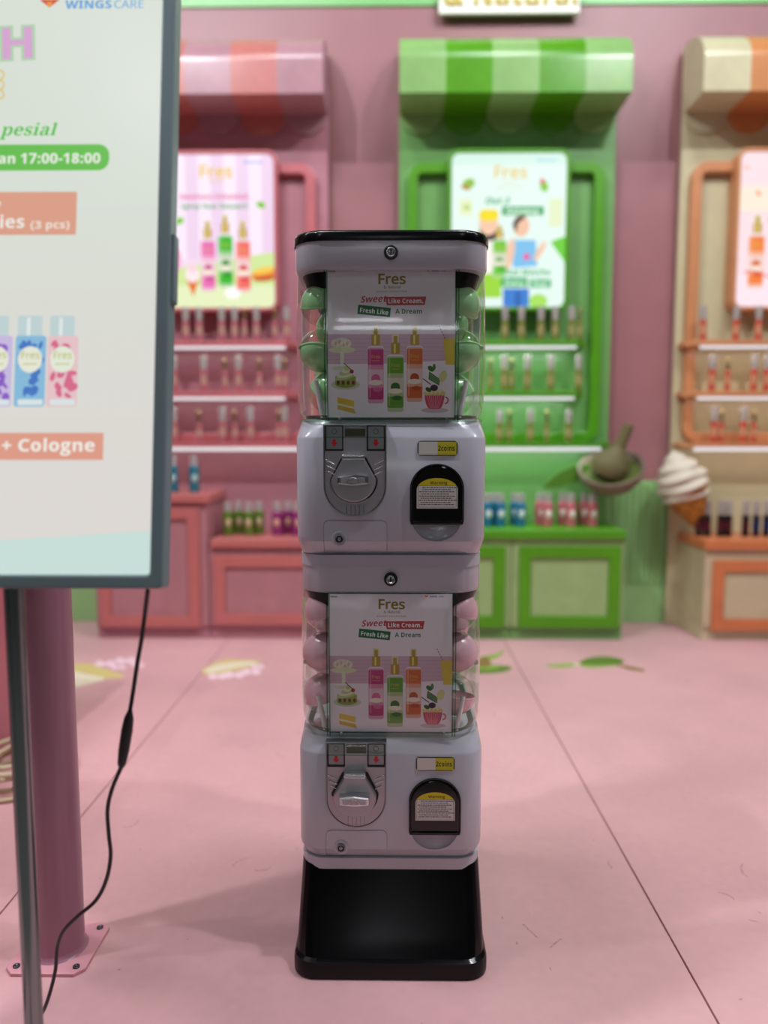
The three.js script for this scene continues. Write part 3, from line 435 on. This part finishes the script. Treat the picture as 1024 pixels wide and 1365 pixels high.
const texOrange = canvas(608, 820, (x, w, h) => {
  posterBase(x, w, h, '#f8dfe4', '#f3cfc0'); x.fillStyle = '#f9ead6'; x.fillRect(0, 180, w, 130); x.fillStyle = '#fbe3ec'; x.fillRect(0, 640, w, 180);
  fres(x, 300, 130, 88, '#e8b05a', '#f5d39a'); for (let i = 0; i < 10; i++) ell(x, 30 + (i * 67) % 560, 80 + (i * 137) % 700, 16, 10, i % 2 ? '#f0935a' : '#f6bfb0', i);
  printBottle(x, 100, 330, 720, 84, '#f0803a', '#d85a28'); printBottle(x, 300, 330, 720, 84, '#e84c86', '#c22f66'); printBottle(x, 480, 330, 720, 84, '#e8462c', '#c22f1c');
  x.strokeStyle = '#e4484e'; x.lineWidth = 8; x.beginPath(); x.moveTo(40, 640); x.bezierCurveTo(120, 600, 160, 700, 240, 650); x.stroke();
});
const S1 = [[0.135, 0.135], [0.14, 0.14], [0.012, 0.012]];
const PX = GX - 1.3175, OX = at(911, 150, ZP).x;
display(PX, 'display_unit', PINK, texPink, S1, 'pink display backboard with striped coral awning, glowing poster and shelves');
display(GX, 'display_unit', GREEN, texGreen, S1, 'green display backboard with striped awning, glowing poster and lit shelves');
display(OX, 'display_unit', ORANGE, texOrange, [[0.012, 0.012], [0.01, 0.01], [0.004, 0.004]], 'cream and orange display backboard with awning, glowing poster and shelves');

// cabinets below the displays
const ZC = -3.235;
function cabinet(x0, x1, yt, c, label, mould) {
  const t = thing('base_cabinet', label, 'cabinet', [(x0 + x1) / 2, 0, (ZB + ZC) / 2]);
  const P = (n, g, m, p = t) => mesh(n, g.translate(-(x0 + x1) / 2, 0, -(ZB + ZC) / 2), m, p);
  P('body', boxAt(x0 + 0.002, x1 - 0.002, 0.06, yt, ZP + 0.002, ZC, 0.003), c.inset);
  P('plinth', boxAt(x0 + 0.002, x1 - 0.002, 0, 0.06, ZP + 0.002, ZC - 0.012, 0.002), c.light);
  const [a, b, d, e, w] = mould;                       // moulding outline and width
  P('door_moulding', rrFrame(a, b, d, e, 0.004, w, 0.016, ZC - 0.001, 0.003), c.moulding);
  P('door_panel', boxAt(a + w, b - w, d + w, e - w, ZC - 0.002, ZC + 0.004, 0.002), c.inset);
  return t;
}
const wx = (px, py) => at(px, py, ZC).x, wy = py => at(680, py, ZC).y;
function worktop(x0, x1, yTop, yBot, m, label) { single('worktop', boxAt(x0, x1, yBot, yTop, ZP + 0.002, ZC + 0.018, 0.004).translate(-(x0 + x1) / 2, -yBot, 0), m, label, 'worktop', [(x0 + x1) / 2, yBot, 0]); }
const gTop = wy(706), gBot = wy(718), gm = wx(682, 780);
const mW = wx(707, 780) - wx(691.6, 780);
cabinet(GX, gm, gBot, GREEN, 'low green cabinet mostly behind the capsule machine', [GX + 0.03, gm - 0.03, wy(836), wy(728), mW]);
cabinet(gm, wx(832, 780), gBot, GREEN, 'low green cabinet with framed door under pink round-label bottles', [wx(691.6, 780), wx(826, 780), wy(836), wy(728), mW]);
worktop(GX - 0.004, wx(833, 712) + 0.004, gTop, gBot + 0.0005, GREEN.band, 'bright green worktop along the green display');
const pm = wx(278, 760);
const tTop = wy(659), tBot = wy(670.5), lTop = wy(719), lBot = wy(730);
cabinet(wx(127, 780), pm, tBot, PINK, 'taller pink cabinet with framed coral door below teal bottles', [wx(133.5, 780), wx(267.5, 780), wy(836.5), wy(677), mW]);
worktop(wx(126, 665), pm + 0.012, tTop, tBot + 0.0005, PINK.moulding, 'coral worktop on the taller pink cabinet');
cabinet(pm + 0.0005, wx(430, 780), lBot, PINK, 'low pink cabinet with framed coral door below green and purple bottles', [wx(285.5, 780), wx(424, 780), wy(833), wy(741), mW]);
worktop(pm + 0.013, wx(432, 725), lTop, lBot + 0.0005, PINK.moulding, 'coral worktop on the low pink cabinet');
const ox0 = wx(938.5, 780), oTop = wy(719.5), oBot = wy(732);
cabinet(ox0, ox0 + 0.62, oBot, ORANGE, 'cream cabinet with framed orange door below black bottles', [wx(949, 780), wx(949, 780) + 0.54, wy(839), wy(746), mW]);
worktop(ox0 - 0.008, ox0 + 0.63, oTop, oBot + 0.0005, ORANGE.moulding, 'orange worktop on the cream cabinet');

// ---------------------------------------------------------------- bottles
const bottleMats = new Map();
function bm(c, o) { const k = c + JSON.stringify(o || {}); if (!bottleMats.has(k)) bottleMats.set(k, std(c, 0.22, { clearcoat: 0.4, ...o })); return bottleMats.get(k); }
const geoCache = new Map();
function cg(key, f) { if (!geoCache.has(key)) geoCache.set(key, f()); return geoCache.get(key); }
function mist(h, c, labelC) { // slender spray bottle: coloured body, label, gold collar, clear over-cap
  const t = new THREE.Group(), r = 0.0165, bh = h * 0.6;
  mesh('bottle_body', cg('mb' + h, () => lathe([[0, 0], [r - .002, 0], [r, .003], [r, bh - .006], [r - .004, bh], [.007, bh + .002], [.007, bh + .004], [0, bh + .004]], 18)), bm(c), t);
  mesh('label', cg('ml' + h, () => lathe([[r + .0003, bh * .3], [r + .0005, bh * .3], [r + .0005, bh * .72], [r + .0003, bh * .72]], 18)), bm(labelC), t);
  mesh('collar', cg('mc' + h, () => lathe([[.011, bh + .001], [.011, bh + .014], [.007, bh + .016], [.007, h * .88], [0, h * .9]], 14)), M.gold, t);
  mesh('cap', cg('mk' + h, () => lathe([[.0155, bh + .001], [.0155, h - .002], [.013, h], [0, h]], 16)), M.capClear, t);
  return t;
}
function mini(h, c, labelC) { // smaller bottle with a bare gold pump
  const t = new THREE.Group(), r = 0.0125, bh = h * 0.64;
  mesh('bottle_body', cg('nb' + h, () => lathe([[0, 0], [r - .002, 0], [r, .003], [r, bh - .008], [r - .004, bh], [.006, bh + .003], [0, bh + .003]], 16)), bm(c), t);
  mesh('label', cg('nl' + h, () => lathe([[r + .0003, bh * .3], [r + .0005, bh * .3], [r + .0005, bh * .7], [r + .0003, bh * .7]], 16)), bm(labelC), t);
  mesh('pump', cg('np' + h, () => lathe([[.009, bh], [.009, bh + .02], [.006, bh + .022], [.006, h - .012], [.008, h - .01], [.0075, h], [0, h]], 14)), M.gold, t);
  return t;
}
function talc(h, c, labelC, cap) { // stout bottle with a round label
  const t = new THREE.Group(), r = 0.0248, bh = h * 0.74;
  mesh('bottle_body', cg('tb' + h, () => lathe([[0, 0], [r - .003, 0], [r, .004], [r * .96, bh * .5], [r, bh - .016], [r * .84, bh - .004], [r * .7, bh], [0, bh]], 20)), bm(c), t);
  mesh('label', cg('tl' + h, () => { const g = new THREE.SphereGeometry(1, 18, 10); g.scale(.0135, .021, .008); g.translate(.003, bh * .52, r - .0045); return g; }), bm(labelC), t);
  mesh('cap', cg('tk' + h, () => lathe([[r * .72, bh - .002], [r * .74, h - .004], [r * .64, h], [0, h]], 18)), cap || M.capClear, t);
  return t;
}
function row(list, y, z, make, label, group, name = 'spray_bottle') {
  for (const [px, py, v] of list) { const t = make(v); t.name = numbered(name); const p = at(px, py, z); t.position.set(p.x, y, z + (v && v.dz || 0)); t.rotation.y = (rnd() - .5) * .5; t.userData = { label, category: 'bottle', group }; scene.add(t); }
}
const zS = -3.424;
const L3 = ['top', 'middle', 'lowest'];
function shelfRows(rows, c, lab, tone, hs) {
  rows.forEach((xs, i) => row(xs.filter(p => p < 0).map(px => [-px, 440 + i * 66]), SH[i][0], zS, () => mini(0.145, c[0][0], c[0][1]), `smaller ${tone} bottle with bare gold pump on the ${L3[i]} shelf of the ${lab}`, `gold-pump bottles on the ${L3[i]} shelf of the ${lab}`, 'pump_bottle'));
  rows.forEach((xs, i) => row(xs.filter(p => p > 0).map(px => [px, 440 + i * 66]), SH[i][0], zS, () => mist(hs[i] * 0.96, c[0][0], c[0][1]), `slender ${tone} spray bottle with clear cap on the ${L3[i]} shelf of the ${lab}`, `bottles on the ${L3[i]} shelf of the ${lab}`));
}
shelfRows([[248, 266, 296, 313, -326, 342, -366.5, 382.6], [232, 272, -300, 318, -346, 371, -380], [232, -265.5, 297, -313, 334, -372, 380]], [[0xb0606a, 0xb98f80]], 'pink display', 'coral', [0.158, 0.17, 0.17]);
shelfRows([[673, 695, 721, 740, 762, -773], [-654, 672, -682, 703, 734, 771], [666, -679, 707, -729, 758]], [[0x727c34, 0x9c9560]], 'green display', 'olive green', [0.158, 0.17, 0.158]);
shelfRows([[937, 981, 1011], [949, -970, 1005, 1022], [952, -962, 991, -1005]], [[0xc0503c, 0xc98a68]], 'cream display', 'red', [0.158, 0.17, 0.17]);
const zT = -3.37;
for (const [px, i] of [[651, 0], [668, 0], [695, 0]]) for (const d of [0, 1]) row([[px - d * 5 - 1, 690, { dz: -d * .06 }]], gTop, zT, () => talc(0.15, 0x1f6f92, 0xd8e4e0), 'blue bottle with pale oval label on the green worktop', 'blue bottles on the green worktop', 'powder_bottle');
for (const px of [730, 761, 790]) for (const d of [0, 1]) row([[px - d * 7, 690, { dz: -d * .06 }]], gTop, zT, () => talc(0.15, 0xc46a70, 0xf0e2d8), 'pink bottle with pale oval label on the green worktop', 'pink bottles on the green worktop', 'powder_bottle');
row([[231, 640], [259, 640]], tTop, zT, () => talc(0.165, 0x2a6f80, 0xa8c4c0), 'teal bottle with pale cap on the taller pink cabinet', 'teal bottles on the taller pink cabinet', 'powder_bottle');
for (const px of [304, 332]) for (const d of [0, 1]) row([[px + d * 11, 700, { dz: -d * .05 }]], lTop, zT, () => talc(0.152, 0x5d7a2a, 0xc9b48e), 'green printed bottle with pale cap on the low pink cabinet', 'green bottles on the low pink cabinet', 'powder_bottle');
for (const px of [370, 396]) for (const d of [0, 1]) row([[px + d * 12, 700, { dz: -d * .05 }]], lTop, zT, () => talc(0.152, 0x8c2f6c, 0xd9a890), 'purple printed bottle with pale cap on the low pink cabinet', 'purple bottles on the low pink cabinet', 'powder_bottle');
row([[932, 700], [943, 700], [961, 700], [971, 700], [994, 700]], oTop, zT, () => mist(0.165, 0x1a1216, 0x4e1a22), 'black bottle with dark red label on the orange worktop', 'black bottles on the orange worktop');
row([[1008, 700], [1022, 700]], oTop, zT, () => mist(0.165, 0x141830, 0x1e2850), 'navy blue bottle with clear cap on the orange worktop', 'navy bottles on the orange worktop');

// ---------------------------------------------------------------- hanging sign box
{ const zf = ZP, x0 = at(585, 18, zf).x, x1 = at(773, 18, zf).x, y0 = at(680, 18, zf).y;
  const t = thing('sign_box', 'white sign box with yellow letters above the green awning', 'sign', [(x0 + x1) / 2, y0, ZB]);
  mesh('sign_face', boxAt(-(x1 - x0) / 2, (x1 - x0) / 2, 0, 0.42, 0.034, 0.052, 0.004), std(0xf4f2e6, 0.4), t);
  mesh('sign_back', boxAt(-(x1 - x0) / 2, (x1 - x0) / 2, 0, 0.42, 0.03, 0.035, 0.002), M.fascia, t);
  const g = new TextGeometry('& Natural', { font, size: 0.1, depth: 0.008, curveSegments: 6 }); g.computeBoundingBox(); const b = g.boundingBox, k = (at(769, 8, zf).x - at(592, 8, zf).x) / (b.max.x - b.min.x); g.translate(-b.min.x, 0, 0); g.scale(k, k, 1); g.translate(at(592, 8, zf).x - (x0 + x1) / 2, at(680, 7, zf).y - y0, 0.052);
  mesh('lettering', g, std(0xc9ae3c, 0.4), t);
}
// ---------------------------------------------------------------- matcha bowl and soft ice cream ornaments
{ const c = at(815, 624, -3.355), t = thing('matcha_bowl_ornament', 'large matcha bowl ornament with whisk and green leaf beside the green display', 'ornament', [c.x, c.y, c.z]);
  const clay = std(0x7c695c, 0.55), R = 0.148;
  const tilt = new THREE.Euler(0.55, 0, 0.2);
  const P = (n, g, m) => { const q = mesh(n, g, m, t); q.rotation.copy(tilt); return q; };
  P('bowl', lathe([[0, -0.115], [0.055, -0.115], [0.06, -0.105], [0.105, -0.08], [0.137, -0.035], [R, 0.005], [R - 0.003, 0.011], [R - 0.012, 0.008], [0.125, -0.03], [0.1, -0.05], [0, -0.055]], 40), clay);
  P('matcha', lathe([[0, -0.014], [0.06, -0.016], [0.1, -0.02], [0.129, -0.024]], 36), std(0x4f5c16, 0.7));
  const w = mesh('whisk', lathe([[0.075, -0.03], [0.085, 0], [0.08, 0.035], [0.055, 0.075], [0.035, 0.1], [0.026, 0.12], [0.024, 0.21], [0.021, 0.215], [0, 0.215]], 28), std(0x665f38, 0.65), t); w.position.set(-0.012, -0.004, 0.01); w.rotation.set(0.2, 0, -0.34);
  const lf = new THREE.Shape(); lf.moveTo(-0.15, -0.075); lf.bezierCurveTo(-0.06, -0.09, 0.04, -0.04, 0.09, 0.02); lf.bezierCurveTo(0.0, 0.05, -0.09, 0.01, -0.15, -0.075);
  const leaf = mesh('leaf', ext(lf, 0.012, 0.004, 0), std(0x4a7c1a, 0.5), t); leaf.position.set(-0.142, -0.015, -0.07);
}
{ const c = at(908, 640, -3.4), t = thing('ice_cream_ornament', 'large soft ice cream cone ornament on the corner of the cream display', 'ornament', [c.x, c.y, c.z]);
  const prof = []; for (let i = 0; i <= 40; i++) { const u = i / 40, y = -0.08 + u * 0.22; const r = 0.112 * Math.pow(Math.cos(Math.max(0, u - 0.25) / 0.75 * Math.PI / 2), 0.8) * (u < 0.25 ? 0.86 + 0.14 * Math.sin(u / 0.25 * Math.PI / 2) : 1); prof.push([Math.max(r * (1 + 0.075 * Math.cos(u * Math.PI * 2 * 4.5)), 0.0005), y]); }
  const g = lathe(prof, 48), p = g.attributes.position; for (let i = 0; i < p.count; i++) { const a = Math.atan2(p.getZ(i), p.getX(i)); const k = 1 + 0.05 * Math.sin(a * 3 + p.getY(i) * 90); p.setX(i, p.getX(i) * k); p.setZ(i, p.getZ(i) * k); } g.computeVertexNormals();
  const h = mesh('cream', g, std(0xd2c8b4, 0.45), t); h.rotation.z = 0.3;
  const pts = []; for (let i = 0; i <= 50; i++) { const u = i / 50, a = u * 11 + 1, r = 0.112 * (1 - u * 0.7); pts.push(V(r * Math.cos(a), -0.05 + u * 0.16, r * Math.sin(a))); }
  const sw = mesh('caramel_swirl', tube(pts, 0.007, 140, 8), std(0xa8703a, 0.35), t); sw.rotation.z = 0.3;
  const wf = mesh('cone', lathe([[0.0, -0.25], [0.012, -0.248], [0.095, -0.07], [0.1, -0.06], [0.1, -0.045], [0, -0.045]], 28), std(0xc48a34, 0.6), t); wf.rotation.z = 0.4;
  for (let k = 0; k < 7; k++) for (const s of [-1, 1]) { const q = []; for (let i = 0; i <= 16; i++) { const u = i / 16, a = k * 0.9 + s * u * 2.4, r = 0.013 + u * 0.083; q.push(V(r * Math.cos(a), -0.248 + u * 0.178, r * Math.sin(a))); } const m = mesh('waffle_ridge', tube(q, 0.0035, 16, 5), std(0xa8702a, 0.6), t); m.rotation.z = 0.4; }
}

// ---------------------------------------------------------------- stickers on the floor
function sticker(label, parts) {
  const t = thing('floor_sticker', label, 'sticker');
  let c = V(0, 0, 0), n = 0; for (const [, pts] of parts) for (const p of pts) { c.add(atFloor(p[0], p[1])); n++; } c.divideScalar(n); t.position.set(c.x, 0, c.z);
  parts.forEach(([name, pts, m], i) => { const w = pts.map(p => atFloor(p[0], p[1])), s = new THREE.Shape(); const q = new THREE.CatmullRomCurve3(w, true, 'catmullrom', 0.5).getPoints(pts.length * 6); q.forEach((v, k) => k ? s.lineTo(v.x - c.x, -(v.z - c.z)) : s.moveTo(v.x - c.x, -(v.z - c.z)));
    const g = new THREE.ExtrudeGeometry(s, { depth: 0.0004 + i * 0.00025, bevelEnabled: false }); g.rotateX(-Math.PI / 2); g.translate(0, 0.0001, 0); mesh(name, g, m, t); });
}
{ const leafG = std(0x8aad48, 0.5), leafD = std(0x5c7d2a, 0.5), pod = std(0xd3c37c, 0.5), cream = std(0xe6dcc0, 0.5), petal = std(0xf2d3dc, 0.5), brown = std(0x8a6d3a, 0.5);
  const fl = (x, y, s) => [[x - s, y], [x - s * .5, y - s * .34], [x, y - s * .1], [x + s * .5, y - s * .34], [x + s, y], [x + s * .5, y + s * .3], [x, y + s * .12], [x - s * .5, y + s * .3]];
  sticker('vanilla pod and pale blossom sticker on the floor near the taller pink cabinet', [['pod', [[96, 886], [118, 885], [145, 893], [166, 902], [140, 904], [112, 897], [96, 895]], pod], ['slice', [[96, 896], [116, 899], [140, 905], [118, 912], [98, 915]], cream], ['blossom', fl(140, 885, 14), petal], ['blossom', fl(168, 881, 15), petal], ['blossom', fl(184, 887, 9), petal], ['blossom', fl(158, 890, 10), petal]]);
  sticker('long vanilla pod and blossom sticker on the floor seam by the low pink cabinet', [['pod', [[270, 893], [290, 882], [315, 879], [348, 882], [330, 890], [300, 897], [275, 899]], pod], ['slice', [[274, 892], [296, 885], [330, 882], [344, 884], [310, 891], [280, 897]], cream], ['blossom', fl(290, 902, 13), petal], ['blossom', fl(312, 900, 14), petal], ['blossom', fl(335, 896, 13), petal], ['blossom', fl(343, 889, 9), petal]]);
  sticker('green tea bowl and leaf sticker on the floor beside the capsule machine', [['bowl', [[622, 890], [650, 886], [681, 889], [675, 895], [650, 898], [626, 897]], leafD], ['tea', [[634, 888], [650, 887], [668, 889], [655, 892], [638, 892]], leafG], ['leaf', [[640, 876], [660, 872], [672, 867], [664, 876], [646, 881]], leafG], ['whisk', [[632, 884], [644, 876], [652, 878], [654, 887], [644, 890]], brown]]);
  sticker('long green leaf sticker on the floor before the green cabinet', [['leaf', [[771, 884], [785, 877], [808, 875], [832, 880], [824, 886], [796, 889], [776, 888]], leafD], ['leaf', [[774, 886], [796, 887], [826, 886], [806, 889], [784, 890]], leafG], ['leaf', [[728, 887], [748, 885], [772, 884], [766, 888], [744, 890]], leafG], ['stem', [[822, 886], [842, 889], [859, 893], [856, 895], [836, 892]], brown], ['blossom', fl(769, 886, 5), cream]]);
}

// ---------------------------------------------------------------- pink round post and counter at the left
{ const c = atFloor(80, 1266), t = thing('round_post', 'pink round post bolted to the floor behind the lit board', 'post', [c.x, 0, c.z]);
  const pc = paint(0xb07a8c, 0.3);
  mesh('shaft', lathe([[0.041, 0.006], [0.041, 3.0], [0, 3.0]], 40), pc, t);
  const s = new THREE.Shape(), h = 0.066, k = 0.014; s.moveTo(-h + k, -h); s.lineTo(h - k, -h); s.lineTo(h, -h + k); s.lineTo(h, h - k); s.lineTo(h - k, h); s.lineTo(-h + k, h); s.lineTo(-h, h - k); s.lineTo(-h, -h + k); s.closePath();
  const g = ext(s, 0.006, 0.001); g.rotateX(-Math.PI / 2); mesh('base_plate', g, M.floorPaint || std(0xd99aa4, 0.35), t);
  mesh('weld_collar', lathe([[0.047, 0.006], [0.043, 0.009], [0.041, 0.014]], 40), pc, t);
  for (const [x, z] of [[-1, -1], [1, -1], [-1, 1], [1, 1]]) mesh('bolt', lathe([[0.0055, 0.006], [0.0055, 0.0085], [0.003, 0.009], [0.0025, 0.0075], [0, 0.0075]], 12).translate(x * 0.05, 0, z * 0.05), M.darkSteel, t);
}
{ const pc = paint(0xc8717e), x1 = -1.08, z0 = -2.36, z1 = -1.0, zm = (z0 + z1) / 2, d = (z1 - z0) / 2, t = thing('partition', 'deep pink low partition standing beside the coiled beige cable', 'partition', [x1 - 0.12, 0, zm]);
  mesh('carcass', boxAt(-0.12, 0.12, 0.0, 0.62, -d, d, 0.004), pc, t); mesh('top', boxAt(-0.125, 0.125, 0.62, 0.65, -d - 0.005, d + 0.005, 0.004), pc, t);
}
{ const c = atFloor(2, 1040), pts = [], r = seeded(8); for (let i = 0; i <= 90; i++) { const a = i * 0.45, R = 0.085 + 0.02 * Math.sin(i * 0.37) + r() * 0.012; pts.push(V(R * Math.cos(a), 0.005 + i * 0.0009 + r() * 0.004, R * Math.sin(a) * 1.3)); }
  single('cable_coil', tube(pts, 0.0058, 500, 8), M.cableBeige, 'coil of beige cable lying on the pink floor by the low partition', 'cable', [-0.965, 0, c.z - 0.02]);
}

// ---------------------------------------------------------------- lit notice board on legs, with its power cord
{ const zb = -0.85, lean = 9 * Math.PI / 180, corner = at(217, 785, zb);           // lower right corner of the frame
  const BW = 0.62, BH = 1.12, t = thing('light_board', 'lit promotional board in a grey metal frame leaning on tube legs', 'sign board', [corner.x - BW / 2, 0, zb]);
  const b = new THREE.Group(); b.name = 'board'; b.position.set(0, corner.y, 0); b.rotation.x = -lean; t.add(b);
  const fw = 0.0165, fd = 0.028;
  mesh('frame', rrFrame(-BW / 2, BW / 2, 0, BH, 0.006, fw, fd, -fd, 0.003), M.alu, b);
  mesh('backing', boxAt(-BW / 2 + 0.004, BW / 2 - 0.004, 0.004, BH - 0.004, -fd, -fd + 0.012, 0.001), M.darkSteel, b);
  mesh('side_hinge', boxAt(BW / 2 - 0.001, BW / 2 + 0.0045, 0.345, 0.43, -0.022, -0.006, 0.002), M.alu, b);
  // print laid out from the photograph: pixel -> point of the board's face
  const qi = new THREE.Quaternion().setFromEuler(new THREE.Euler(-lean, 0, 0)).invert(), org = V(corner.x - BW / 2, corner.y, zb);
  const zface = -0.006;
  const fw2 = BW - 2 * fw, fh2 = BH - 2 * fw, K = 1600, CW = Math.round(fw2 * K), CH = Math.round(fh2 * K);
  const S = (px, py) => { const o = V(0, EYE, 0).sub(org).applyQuaternion(qi), d = ray(px, py).applyQuaternion(qi), k = (zface - o.z) / d.z; return [(o.x + d.x * k + BW / 2 - fw) * K, CH - (o.y + d.y * k - fw) * K]; };
  const tex = canvas(CW, CH, (x, w, h) => {
    x.fillStyle = '#dfe6dc'; x.fillRect(0, 0, w, h);
    const gr = x.createLinearGradient(0, S(0, 250)[1], 0, S(0, 640)[1]); gr.addColorStop(0, '#dfe6dc'); gr.addColorStop(1, '#e4dfda'); x.fillStyle = gr; x.fillRect(0, 0, w, h);
    const poly = (pts, c) => { x.fillStyle = c; x.beginPath(); pts.forEach((p, i) => { const q = S(...p); i ? x.lineTo(...q) : x.moveTo(...q); }); x.fill(); };
    poly([[-420, 736], [0, 720], [215, 707], [215, 800], [-420, 800]], '#cfe6e0');
    const text = (s, x0, x1, yb, size, font, fill, stroke, rot = 0) => { const a = S(x0, yb), e = S(x1, yb), sc = (e[0] - a[0]); x.save(); x.translate(e[0], e[1]); x.rotate(rot); x.textAlign = 'right'; const px = Math.abs(S(x0, yb)[1] - S(x0, yb - size)[1]) / 0.72; x.font = font.replace('$', `${px}px`); const m = x.measureText(s).width; x.scale(sc / m, 1); if (stroke) { x.strokeStyle = stroke; x.lineWidth = px * .1; x.strokeText(s, 0, 0); } x.fillStyle = fill; x.fillText(s, 0, 0); x.restore(); };
    const rect = (x0, y0, x1, y1, r, c) => { const a = S(x0, y0), e = S(x1, y1); pill(x, a[0], a[1], e[0] - a[0], e[1] - a[1], r, c); };
    const bp = S(66, 4); bird(x, bp[0], bp[1], 20);
    text('WINGS', 87, 149, 11, 10.5, 'bold $ sans-serif', '#5aa0dc'); text('CARE', 151, 192, 11, 10.5, '$ sans-serif', '#6fb0e2');
    text('SH', -42, 50, 77, 42, 'bold $ sans-serif', '#dcaad6', '#b4d8b0', -.05);
    for (const yy of [100, 113, 126]) { const q = S(-1, yy); x.strokeStyle = '#e3cf8a'; x.lineWidth = 4; x.beginPath(); x.arc(q[0], q[1], 9, 0, 7); x.stroke(); }
    text('pesial', 0, 74, 180, 16, 'italic bold $ serif', '#5fbf58', '#e4f2dc');
    rect(-200, 194, 145, 227, 22, '#6cc455'); text('an 17:00-18:00', -3, 134, 217, 13.5, 'bold $ sans-serif', '#f0f4ea');
    rect(-200, 257, 101, 313, 2, '#e2a48c'); text('ies', -2, 33, 304, 17, 'bold $ sans-serif', '#f2efe6'); text('(3 pcs)', 40, 93, 305, 10, 'bold $ sans-serif', '#f4e6d8'); text('e', -9, 2, 275, 9, 'bold $ sans-serif', '#f2efe6');
    const bot = (x0, x1, c, c2, lab) => { const q = (u, v) => [x0 + (x1 - x0) * u, 421 + 121 * v]; rect(...q(.08, 0), ...q(.92, .24), 4, '#c5d8da'); rect(...q(.4, .02), ...q(.5, .22), 2, '#e8f0ee'); rect(...q(0, .22), ...q(1, 1), 6, c); const r = seeded(x0 + 500); for (let i = 0; i < 34; i++) { const g = S(...q(.12 + r() * .76, .3 + r() * .6)); ell(x, g[0], g[1], 3 + r() * 8, 3 + r() * 6, c2, r() * 3); } rect(...q(.06, .92), ...q(.94, .985), 3, '#dfeaea'); const a = S(...q(.5, .48)); ell(x, a[0], a[1], (x1 - x0) * .62, 26, lab); x.fillStyle = '#c2c27a'; x.font = '20px sans-serif'; x.textAlign = 'center'; x.fillText('Fres', a[0], a[1] - 2); x.fillRect(a[0] - 14, a[1] + 8, 28, 2); };
    bot(-23, 14, '#cdbfe6', '#8f62c8', '#eceedd'); bot(21, 59, '#8cc0e0', '#4c7cc8', '#eceedd'); bot(64, 102, '#ecc8cc', '#dc7090', '#e8efdd');
    rect(-200, 577, 137, 613, 1, '#e4a18c'); text('+ Cologne', 1, 127, 602, 17, 'bold $ sans-serif', '#f6f2ea');
  });
  const g = new THREE.PlaneGeometry(fw2, fh2).translate(0, BH / 2, zface);
  const face = mesh('light_panel', g, new THREE.MeshPhysicalMaterial({ color: 0x202020, roughness: 0.25, emissive: 0xffffff, emissiveMap: tex, emissiveIntensity: 0.82 }), b); face.userData.label = 'glowing printed panel';
  const a = new THREE.RectAreaLight(0xf2fff6, 0.5, fw2, fh2); a.position.set(0, BH / 2, 0.004); a.rotation.y = Math.PI; b.add(a);
  const lx = at(17, 800, zb - 0.035).x - (corner.x - BW / 2), zl = -0.038;
  for (const x of [lx, -lx]) { const leg = mesh('leg', lathe([[0.0105, 0.02], [0.0115, 0.03], [0.0115, corner.y + 0.12], [0, corner.y + 0.12]], 20).translate(x, 0, zl), M.legTube || (M.legTube = std(0x868f8f, 0.22, { metalness: 1 })), t); mesh('foot_bar', box(0.03, 0.02, 0.3, 0.008).translate(x, 0.01, zl + 0.13), M.blackMatte, leg); }
  mesh('prop_bracket', boxAt(-Math.abs(lx) - 0.01, Math.abs(lx) + 0.01, corner.y + 0.1, corner.y + 0.12, zl - 0.012, zl + 0.008, 0.002), M.darkSteel, t);
}
{ const P = [[197, 787, -.862], [193, 820, -.88], [189, 850, -.89], [183, 885, -.9], [177, 925, -.91], [173, 950, -.91], [168, 985, -.915], [162, 1020, -.92], [150, 1050, -.925], [143.5, 1078, -.93], [145, 1112, -.935], [147.5, 1140, -.94], [142, 1172, -.945], [128, 1200, -.95], [104, 1221, -.955], [84, 1242, -.965], [76.5, 1262, -.975], [74, 1292, -.985], [67, 1322, -.99], [58, 1347, -1.0], [44, 1366, -1.025]].map(p => at(...p));
  const e = P[P.length - 1]; P.push(V(e.x - 0.012, 0.005, e.z + 0.06), V(e.x - 0.02, 0.005, e.z + 0.3)); if (P[P.length - 3].y < 0.006) P[P.length - 3].y = 0.006;
  const t = thing('power_cord', 'black power cord with inline switch hanging from the lit board', 'cord', [e.x, 0, e.z]);
  const rel = P.map(p => p.clone().sub(t.position)); mesh('cord', tube(rel, 0.0027, 260, 8), M.cableBlack, t);
  const s0 = rel[5], s1 = rel[7], d = s1.clone().sub(s0), g = lathe([[0.0028, -0.5], [0.0055, -0.42], [0.0068, -0.2], [0.0072, 0.15], [0.006, 0.36], [0.0028, 0.5]].map(p => [p[0], p[1] * d.length() * 1.1]), 14);
  const sw = mesh('inline_switch', g, M.blackMatte, t); sw.quaternion.setFromUnitVectors(V(0, -1, 0), d.clone().normalize()); sw.position.copy(s0).addScaledVector(d, 0.5);
}
scene.traverse(o => { if (o.isMesh) { o.castShadow = true; o.receiveShadow = true; } });
renderer.render(scene, camera);
